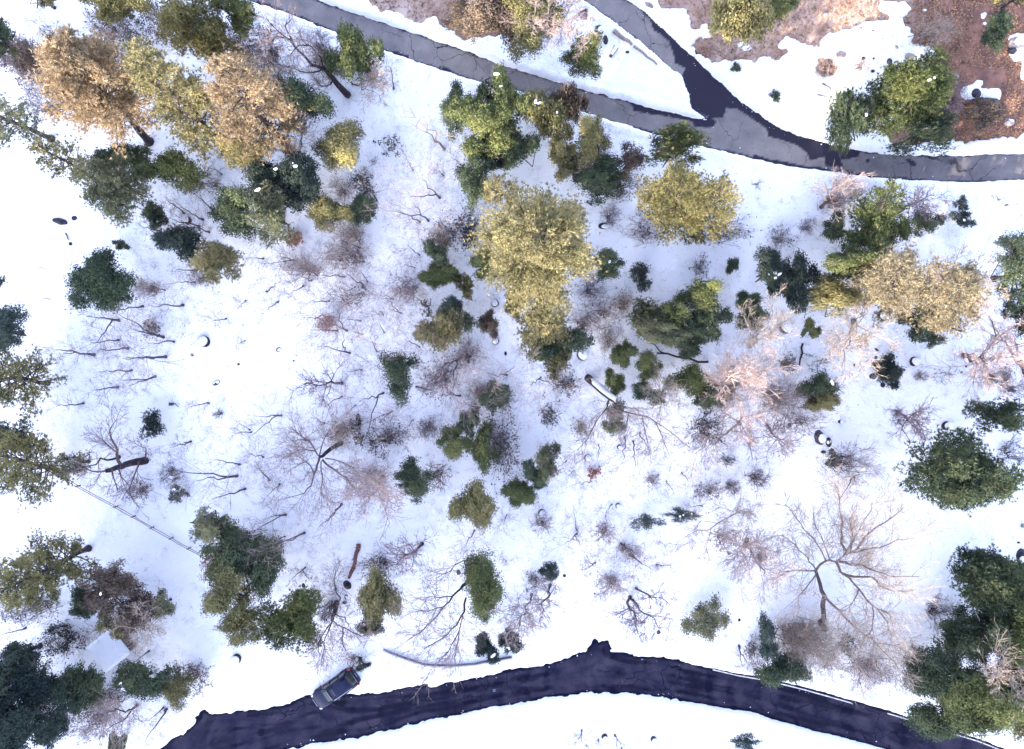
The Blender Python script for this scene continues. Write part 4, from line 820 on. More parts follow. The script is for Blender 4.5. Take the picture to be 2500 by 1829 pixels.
# ------------------------------------------------------------------ leafless trees
def h_for(pb, pt, lo, hi):
    r = math.hypot(pb[0] - CX, pb[1] - CY); dd = math.hypot(pt[0] - pb[0], pt[1] - pb[1])
    return float(np.clip(H * dd / (r + dd), lo, hi))
BIG = [
 # c, r, base, top, height, trunk radius, limbs, levels, nb, t0, twig, bark, fork, spread, label, short
 (1, 0, 1245, 990, 1090, 770, 7, 0.11, 8, 2, (5, 4), 0.45, 'tan', BARKP, 2, 0.5, 'pale leafless tree with long straggling limbs in the sunny snow gap', 'the pale straggling tree'),
 (0, 1, 790, 1370, 540, 1440, 7, 0.13, 9, 2, (6, 4), 0.4, 'brown', BARK, 1, 0.4, 'slim bare tree parallel above the gnarled dead oak', None),
 (1, 1, 840, 1500, 740, 1640, 11, 0.16, 26, 3, (7, 5, 4), 0.35, 'pink', BARKP, 1, 0.42, 'pinkish leafless tree with a haze of twigs below the wide pale oak', 'the pink hazy tree'),
 (2, 1, 1450, 930, 1440, 800, 11, 0.20, 32, 3, (8, 6, 4), 0.3, 'pink', BARKP, 3, 0.33, 'large dense pink tree of bare twigs right of centre', 'the large pink tree'),
 (2, 1, 1500, 1150, 1510, 1130, 9, 0.16, 26, 3, (7, 6, 4), 0.2, 'pink', BARKP, 2, 0.45, 'lower dense pink twig tree hanging under the large pink one', None),
 (2, 1, 1570, 640, 1600, 540, 10, 0.14, 20, 3, (6, 5, 4), 0.25, 'tan', BARKP, 2, 0.38, 'tan twig tree on top of the large pink tree', None),
 (2, 1, 1000, 930, 1000, 990, 7, 0.10, 18, 3, (6, 5, 3), 0.25, 'tan', BARKP, 2, 0.5, 'tan bare tree between the five oaks and the pink tree', None),
 (3, 1, 560, 470, 560, 560, 9, 0.16, 24, 3, (7, 6, 4), 0.2, 'tan', BARKP, 2, 0.42, 'pale fan-shaped bare tree below left of the yellow pines', 'the pale fan tree'),
 (3, 1, 1300, 300, 1400, 270, 14, 0.12, 22, 3, (7, 6, 4), 0.7, 'tan', BARKP, 2, 0.20, 'grey dead treetop spreading in front of the dark right-edge oak', 'the grey dead treetop'),
 (3, 1, 1290, 700, 1490, 730, 10, 0.20, 20, 3, (7, 5, 4), 0.35, 'pink', BARK, 2, 0.42, 'pink leafless tree with dark trunk near the right edge', 'the pink right-edge tree'),
 (3, 1, 1700, 830, 1630, 600, 9, 0.20, 16, 3, (6, 5, 3), 0.3, 'pink', BARK, 2, 0.45, 'pink bare tree cut by the right edge on a thick dark trunk', None),
 (3, 1, -10, 1160, 110, 1310, 8, 0.12, 20, 3, (6, 5, 3), 0.3, 'brown', BARKB, 1, 0.42, 'brown bare tree with downward fan of twigs under the pink tree', None),
 (2, 2, 1550, 265, 1540, 330, 11, 0.16, 26, 3, (8, 6, 4), 0.2, 'pink', BARKB, 2, 0.42, 'wide pinkish bare tree left of the largest bare oak', 'the wide pinkish tree'),
 (2, 2, 1500, 80, 1490, 90, 8, 0.10, 18, 3, (7, 5, 4), 0.25, 'tan', BARKP, 2, 0.4, 'pale twiggy tree just above the wide pinkish tree', None),
 (2, 2, 780, 645, 835, 890, 10, 0.15, 22, 3, (6, 4, 3), 0.22, 'purple', BARKB, 1, 0.26, 'feather-shaped bare tree pointing down to the lower road', 'the feather-shaped tree'),
 (2, 2, 800, 665, 1000, 850, 10, 0.11, 14, 3, (5, 4, 3), 0.3, 'purple', BARKB, 1, 0.26, 'slender bare tree splitting right from the feather-shaped one', None),
 (2, 2, 820, 585, 1050, 700, 9, 0.11, 12, 3, (5, 4, 3), 0.3, 'purple', BARK, 1, 0.26, 'slender bare tree leaning right, topmost of three at one spot', None),
 (2, 2, 252, 565, 180, 770, 9, 0.13, 18, 3, (6, 5, 3), 0.3, 'brown', BARK, 1, 0.35, 'straight-trunked bare tree leaning down left above the road', None),
 (2, 2, 130, 628, 40, 850, 9, 0.11, 22, 3, (7, 5, 4), 0.35, 'pink', BARK, 1, 0.4, 'pinkish bare tree just left of a straight-trunked one', None),
 (3, 0, 350, 1370, 545, 1170, 9, 0.14, 18, 3, (6, 5, 3), 0.3, 'pink', BARKB, 2, 0.30, 'reddish bare tree reaching up to the curving upper road', 'the reddish roadside tree'),
 (3, 0, 880, 1390, 1040, 1310, 8, 0.13, 18, 3, (6, 5, 3), 0.35, 'purple', BARK, 1, 0.42, 'leaning bare tree right of the dark cone, below the road', 'the leaning tree by the road'),
 (3, 1, 857, 1077, 1000, 1170, 7, 0.13, 22, 3, (7, 5, 3), 0.3, 'purple', BARK, 1, 0.45, 'round-headed bare tree alone in the snow at right', 'the round-headed bare tree'),
 (2, 0, 250, 180, 240, 130, 10, 0.16, 28, 3, (8, 6, 4), 0.2, 'pink', BARKP, 3, 0.40, 'pink leafless tree above the road at the top edge', 'the pink top tree'),
 (0, 0, 740, 440, 770, 300, 8, 0.12, 12, 3, (5, 4, 3), 0.3, 'purple', BARK, 1, 0.4, 'dark bare tree between tawny orange pine and top-edge oak', None),
 (1, 2, 1100, 290, 930, 430, 9, 0.15, 20, 3, (6, 4, 3), 0.25, 'purple', BARK, 1, 0.35, 'purple bare tree leaning toward the upright oak above the wall', None),
 (1, 1, 568, 882, 320, 890, 8, 0.13, 18, 2, (8, 5), 0.18, 'purple', BARK, 1, 0.45, 'stout leafless tree fanning left in the open clearing', 'the stout fanning tree'),
 (0, 2, 910, 1360, 700, 1530, 8, 0.12, 22, 3, (6, 5, 4), 0.25, 'pink', BARK, 2, 0.45, 'pinkish bare tree at the bottom edge right of the huge corner oak', 'the pinkish bottom tree'),
 (0, 2, 1000, 760, 890, 860, 8, 0.12, 24, 3, (6, 5, 4), 0.25, 'tan', BARKB, 2, 0.40, 'tan bare tree below the brownish oak', None),
 (3, 2, 1440, 1120, 1520, 1130, 12, 0.12, 20, 3, (7, 5, 3), 0.6, 'tan', BARKP, 2, 0.26, 'pale dead treetop inside the lower right forest', None),
 (1, 0, 290, 1010, 305, 880, 6, 0.08, 16, 2, (7, 5), 0.4, 'pink', BARKB, 2, 0.45, 'pinkish round bare treetop left of the half brown oak', None),
 (1, 0, 640, 560, 800, 590, 5, 0.07, 20, 3, (6, 5, 3), 0.2, 'tan', BARKB, 2, 0.5, 'pale brush tree under the round oak by the road', None),
]
for c, r, bx, by, tx, ty, h, tr, nl, lv, nb, t0, tw, bk, fk, sp, label, short in BIG:
    pb, pt = T(c, r, bx, by), T(c, r, tx, ty)
    bare(P3(*pb), P3(*pt, h), tr * 0.9, sp * 0.64, int(nl * 0.9), lv, nb, t0, tw, bk, pb, 'bare tree', label, short, 'bare_tree', 'tree', fk, rmin=0.010)

def limb_tree(c, r, paths, tw, bk, r0, label, short, ntw=9, Lt=1.9, name='bare_tree', cap=False):
    """old tree whose main limbs follow given courses; fine twigs grow from them"""
    S = lambda q: np.array(P3(*T(c, r, q[0], q[1]), q[2] * 0.78))
    base = S((paths[0][0][0], paths[0][0][1], 0)); rng = rngn()
    root = thing(name, T(c, r, paths[0][0][0], paths[0][0][1]), 'tree', 'bare tree', label, short, base)
    tws = []; cfg = dict(lev=2, nb=(6, 5), wig=0.15, up=0.03, rmin=0.0085)
    for i, L in enumerate(paths):
        pts = [S(q) - base for q in L]
        fin = []
        for a, b_ in zip(pts[:-1], pts[1:]):
            m = (a + b_) / 2 + rng.normal(0, 0.05 * np.linalg.norm(b_ - a), 3); fin += [a, m]
        fin.append(pts[-1]); big = i == 0
        ra = r0 if big else r0 * (0.52 if len(L) > 5 else 0.30)
        if big: fin[0] = np.array([0, 0, -0.1])
        link('trunk' if big else 'limb', tube_mesh('trunk' if big else 'limb', polyseg(fin, ra * (1.25 if big else 1), ra * 0.6 if big else max(0.025, ra * 0.22)), BARK if big else bk, 8, rng), root)
        if big: continue
        for k in range(int(1.5 * ntw * len(L) / 4)):
            t = rng.uniform(0.15, 1.0) * (len(fin) - 1); j = min(int(t), len(fin) - 2); q = fin[j] + (fin[j + 1] - fin[j]) * (t - j)
            d = unit(fin[j + 1] - fin[j]) * 0.9 + rng.normal(0, 0.55, 3)
            branch(rng, tws, q, d, 1.15 * Lt * rng.uniform(0.6, 1.3), 0.026, 2, cfg)
    link('crown', tube_mesh('crown', tws, TWIG[tw], 3, rng), root, kind='stuff')
limb_tree(3, 2, [
 [(382, 860, 0), (370, 790, 2.5), (362, 700, 4), (375, 640, 5), (345, 560, 6.5), (315, 470, 8)],
 [(375, 640, 5), (430, 700, 5.5), (500, 770, 6), (570, 840, 6.5), (640, 900, 7), (720, 960, 7.5), (800, 1040, 8), (850, 1090, 8.5)],
 [(315, 470, 8), (295, 430, 8.5), (260, 380, 9.5), (180, 300, 10.5), (90, 230, 11)],
 [(315, 470, 8), (230, 470, 9), (120, 480, 10), (40, 530, 10.5)],
 [(315, 470, 8), (345, 430, 8.3), (400, 400, 8.8), (450, 410, 9), (500, 370, 9.5), (545, 350, 10)],
 [(530, 355, 10), (485, 290, 10.5), (485, 200, 11), (480, 100, 12), (475, 0, 12.5), (440, -110, 13)],
 [(545, 350, 10), (590, 330, 10.5), (640, 250, 11), (720, 180, 11.5), (820, 120, 12), (900, 50, 12.5)],
 [(545, 350, 10), (640, 330, 10.3), (740, 320, 11), (860, 265, 11.5), (950, 260, 12)],
 [(450, 410, 9), (480, 480, 9.2), (540, 520, 9.5), (600, 590, 10), (650, 660, 10.3), (720, 720, 10.5), (800, 750, 11), (830, 870, 11)],
 [(490, 490, 9.2), (570, 510, 9.5), (680, 510, 10), (740, 570, 10.5), (860, 610, 11), (960, 600, 11.5)],
 [(470, 410, 9.2), (540, 430, 9.6), (620, 430, 10), (700, 470, 10.5), (820, 510, 11), (1000, 510, 11.5)],
 [(380, 400, 8.6), (330, 300, 10), (240, 200, 11), (170, 100, 11.5), (110, 30, 12)],
 [(410, 400, 8.8), (370, 290, 10), (310, 170, 11), (300, 60, 11.5)],
 [(500, 370, 9.5), (560, 270, 10.5), (640, 130, 11.5), (690, 20, 12)],
 [(545, 350, 10), (560, 230, 11), (540, 130, 12), (590, 10, 12.5)],
 [(600, 590, 10), (560, 680, 9.5), (540, 740, 9)],
 [(650, 660, 10.3), (700, 760, 10), (690, 860, 10), (650, 900, 10)],
 [(720, 720, 10.5), (790, 810, 10.5), (820, 900, 10.5)],
 [(330, 450, 8), (270, 560, 8.5), (200, 640, 9), (210, 720, 9)],
 [(640, 900, 7), (600, 1010, 7), (610, 1130, 7), (620, 1250, 7)],
 [(700, 950, 7.5), (800, 960, 8), (880, 990, 8.5)],
], 'tan', BARKB, 0.22, 'largest leafless oak, wide fan of curving limbs over the lower right snow', 'the largest bare oak', 11, 1.9)
limb_tree(0, 1, [
 [(970, 1392, 0), (900, 1402, 1.5), (830, 1420, 2.8), (770, 1440, 3.8), (700, 1462, 5)],
 [(800, 1425, 3.2), (775, 1370, 4), (778, 1320, 4.6), (735, 1250, 5.4), (725, 1200, 6), (770, 1125, 6.6)],
 [(775, 1340, 4.4), (700, 1280, 5.5), (650, 1240, 6)],
 [(915, 1400, 1.6), (905, 1450, 2.2), (880, 1510, 2.8), (855, 1570, 3.4), (870, 1640, 4)],
 [(780, 1440, 3.8), (800, 1500, 4.2), (850, 1560, 4.6)],
 [(740, 1450, 4.5), (755, 1520, 5), (775, 1590, 5.4)],
 [(700, 1462, 5), (640, 1470, 5.5), (560, 1450, 6)],
 [(960, 1390, 0.8), (965, 1340, 1.6), (950, 1300, 2.4)],
], 'purple', BARKB, 0.30, 'gnarled dead oak with thick purple-brown trunk above the rail fence', 'the gnarled dead oak', 7, 1.5)
limb_tree(1, 1, [
 [(570, 1275, 0), (520, 1300, 1.2), (460, 1345, 2.6), (420, 1370, 3.6)],
 [(420, 1370, 3.6), (390, 1330, 4.4), (330, 1320, 5.2), (280, 1325, 6), (210, 1370, 6.6)],
 [(420, 1370, 3.6), (405, 1420, 4.4), (385, 1480, 5.2), (365, 1560, 6), (320, 1610, 6.6), (200, 1640, 7)],
 [(440, 1390, 4), (480, 1430, 4.8), (540, 1470, 5.6), (600, 1510, 6.2), (650, 1580, 6.8), (690, 1640, 7.2)],
 [(420, 1360, 3.6), (440, 1280, 4.8), (480, 1200, 6), (540, 1140, 6.8)],
 [(400, 1340, 4), (360, 1270, 5), (280, 1220, 6), (230, 1170, 6.6)],
 [(430, 1400, 4.2), (440, 1500, 5.4), (430, 1590, 6), (450, 1650, 6.4)],
 [(385, 1480, 5.2), (330, 1400, 5.8), (270, 1420, 6.2)],
 [(460, 1380, 4), (560, 1400, 5), (640, 1440, 6)],
], 'pink', BARKB, 0.20, 'wide pale oak with twisting bare limbs and a hollow dark foot', 'the wide pale bare oak', 10, 1.8)
limb_tree(1, 0, [
 [(610, 630, 0), (560, 580, 2), (510, 520, 4), (450, 450, 6)],
 [(450, 450, 6), (370, 430, 7), (320, 370, 8), (250, 300, 9.5), (200, 250, 10.5), (130, 190, 11.5), (70, 120, 12.5)],
 [(250, 300, 9.5), (220, 230, 10.5), (190, 170, 11.5), (240, 120, 12)],
 [(200, 250, 10.5), (140, 240, 11), (90, 290, 11.5)],
 [(450, 450, 6), (430, 380, 7.4), (370, 310, 8.8), (300, 260, 10), (290, 200, 11)],
 [(350, 300, 9), (280, 300, 10), (230, 360, 10.5)],
 [(510, 520, 4), (470, 570, 4.5), (430, 570, 5), (400, 540, 5.5)],
 [(450, 450, 6), (380, 480, 6.5), (300, 475, 7), (200, 440, 7.6), (110, 425, 8)],
], 'brown', BARK, 0.26, 'large bare tree with dark forked limbs leaning left of the roadside oak', 'the forked bare tree', 7, 1.6)
limb_tree(1, 2, [
 [(1400, 540, 0), (1385, 560, 2), (1355, 590, 4)],
 [(1355, 590, 4), (1300, 640, 5.5), (1240, 710, 6.8), (1170, 800, 8), (1090, 880, 9), (1010, 930, 9.6)],
 [(1390, 650, 3.5), (1380, 740, 5), (1330, 830, 6.5), (1270, 890, 7.6), (1180, 950, 8.6), (1110, 990, 9.4)],
 [(1370, 770, 5.4), (1345, 870, 6.6), (1300, 950, 8), (1240, 1040, 9), (1200, 1090, 9.5)],
 [(1385, 560, 2), (1400, 480, 3.5), (1380, 400, 5), (1290, 470, 6.5), (1190, 520, 7.5)],
 [(1240, 710, 6.8), (1140, 740, 8), (1050, 745, 9)],
 [(1345, 870, 6.6), (1330, 970, 8), (1310, 1060, 8.8)],
 [(1300, 640, 5.5), (1210, 650, 7), (1120, 650, 8)],
], 'brown', BARK, 0.18, 'large bare tree leaning left from behind the tall oval oak', 'the bare tree beside the oval oak', 11, 2.0)
limb_tree(1, 2, [
 [(535, 680, 0), (525, 740, 2.5), (505, 800, 4)],
 [(505, 800, 4), (540, 830, 5), (590, 850, 6), (650, 885, 7.5), (700, 910, 8)],
 [(505, 800, 4), (480, 870, 5.5), (450, 940, 7), (440, 1040, 8.5)],
 [(530, 760, 3.5), (590, 780, 5), (620, 830, 6)],
 [(575, 850, 5.8), (570, 930, 7), (600, 1000, 8)],
 [(525, 720, 2.5), (560, 650, 4), (520, 560, 5), (530, 480, 6)],
 [(500, 820, 4.4), (470, 850, 5.6), (410, 960, 7.5), (420, 1040, 8)],
], 'brown', BARK, 0.22, 'dark-trunked bare tree directly above the parked car', 'the bare tree above the car', 10, 1.6)
SAP = {
 (0, 0): [(1398,1378,1280,1270),(1220,1412,1100,1320),(1345,1455,1190,1370),(1320,1500,1120,1440),(1385,1537,1230,1480),(1470,1157,1380,1100),(1060,1530,930,1500),(1220,360,1110,290)],
 (1, 0): [(912,590,890,440),(1040,1130,1000,1060),(1370,1100,1290,1040),(1215,1310,1100,1190,2),(1140,1462,1040,1340,2),(1085,1470,960,1400),(1275,1530,1200,1440),(800,1330,710,1190),(560,1300,520,1230),(690,1640,560,1590),(1240,1165,1200,1110)],
 (3, 0): [(1520,1325,1510,1290),(1565,1360,1650,1330)],
 (0, 1): [(1215,367,1000,378),(950,375,760,405),(1095,268,1005,243),(790,467,570,440,2),(1085,578,860,520,2),(1155,608,980,620),(790,598,600,615),(852,652,640,670),(628,695,370,660,2),(1100,708,810,720,2),(875,797,680,805),(1030,838,850,900,2),(783,907,600,930,2),(558,1015,370,1035),(1385,1014,1250,1040),(1500,457,1400,475),(1630,337,1570,380),(1625,602,1570,620),(1265,1268,1120,1310,2),(1588,1418,1410,1385),(1570,1495,1290,1530,2),(1622,1580,1400,1650),(1665,1205,1540,1212),(1655,1190,1575,1150),(1300,140,1170,130),(1290,215,1160,215)],
 (1, 1): [(52,60,-60,50),(270,75,140,40,2),(560,75,470,55),(405,170,280,100),(370,205,265,165),(318,240,215,292),(585,180,430,172),(605,8,540,-40),(680,8,620,-50),(710,235,600,160),(740,215,690,140),(660,245,600,270),(150,345,60,400),(483,340,350,347),(610,355,530,285),(485,443,340,450),(695,470,600,455),(602,535,470,470,2),(538,535,365,530),(705,560,655,548),(850,548,810,480),(620,682,450,640,2),(800,672,755,580),(908,328,820,295,2),(1095,340,1045,305),(965,275,930,220,2),(845,435,815,390),(960,420,870,385,2),(1080,642,985,590),(1080,35,1000,-30),(700,795,600,805),(865,805,780,765),(570,970,450,1040),(842,948,680,1005,2),(660,1028,600,1085),(170,1095,15,1105,2),(455,1145,360,1105),(900,1068,825,1125,2),(1042,1125,985,1178),(350,1260,220,1262,2),(1350,965,1200,960,2),(1480,1043,1370,1005),(1660,828,1530,820,2),(1360,712,1200,800,2),(52,1370,-60,1350),(92,1523,15,1440,2),(160,1550,70,1630),(1020,325,985,290),(75,278,170,200),(690,85,640,40),(1050,120,985,95)],
 (2, 1): [(190,845,110,905,2),(800,1265,818,1430),(845,1210,905,1325),(570,1290,575,1375),(745,1240,735,1390),(1020,1530,1065,1590),(1120,1475,1185,1545),(520,1530,430,1545),(1380,1260,1430,1310),(410,1460,370,1500),(1570,1275,1590,1380,2),(360,1395,310,1440),(215,945,195,1000),(315,995,260,1010)],
 (3, 1): [(857,1125,930,1250),(560,1500,480,1640),(100,1165,80,1200)],
 (0, 2): [(175,847,0,900),(675,845,590,875,2),(1105,1385,960,1600),(1085,1375,975,1470),(990,1000,865,1092)],
 (1, 2): [(200,98,50,125,2),(570,28,460,155,2),(322,218,140,300,2),(328,448,235,525,2),(195,243,110,290),(1445,205,1380,320),(1660,100,1635,165),(1655,405,1620,370),(435,665,400,600),(530,590,500,480)],
 (2, 2): [(430,222,345,300,2),(430,200,415,90),(722,290,840,375,2),(775,360,930,470),(955,430,1060,440,2),(550,415,485,465,2),(660,30,620,90),(1500,965,1530,1110,2),(460,1525,465,1620,2),(570,1585,570,1640),(680,1555,740,1640,2),(545,620,590,640),(1255,40,1180,50),(175,15,150,30),(975,275,1010,300),(725,1640,735,1720)],
}
for (c, r), lst in SAP.items():
    for s in lst:
        pb, pt = T(c, r, s[0], s[1]), T(c, r, s[2], s[3]); big = len(s) > 4
        h = h_for(pb, pt, 2.6 if not big else 3.6, 10)
        dpx = math.hypot(pb[0] - pt[0], pb[1] - pt[1])
        tr = float(np.clip(0.020 + 0.0008 * dpx, 0.03, 0.09)) * (1.15 if big else 1.0)
        ln = dpx; lk = ('tall ' if ln > 62 else 'short ' if ln < 32 else '') + ('forked ' if big else '') + 'bare sapling'
        col = ('brown', 'pink', 'purple')[len(ITEMS) % 3]
        bare(P3(*pb), P3(*pt, h), tr, 0.36 if big else 0.30, 13 if big else 8, 2, (6, 5) if big else (5, 4), 0.22 if big else 0.30, col, BARKG, pb, lk, fork=2 if big else 1, rmin=0.0065, group='leafless saplings in the snow')
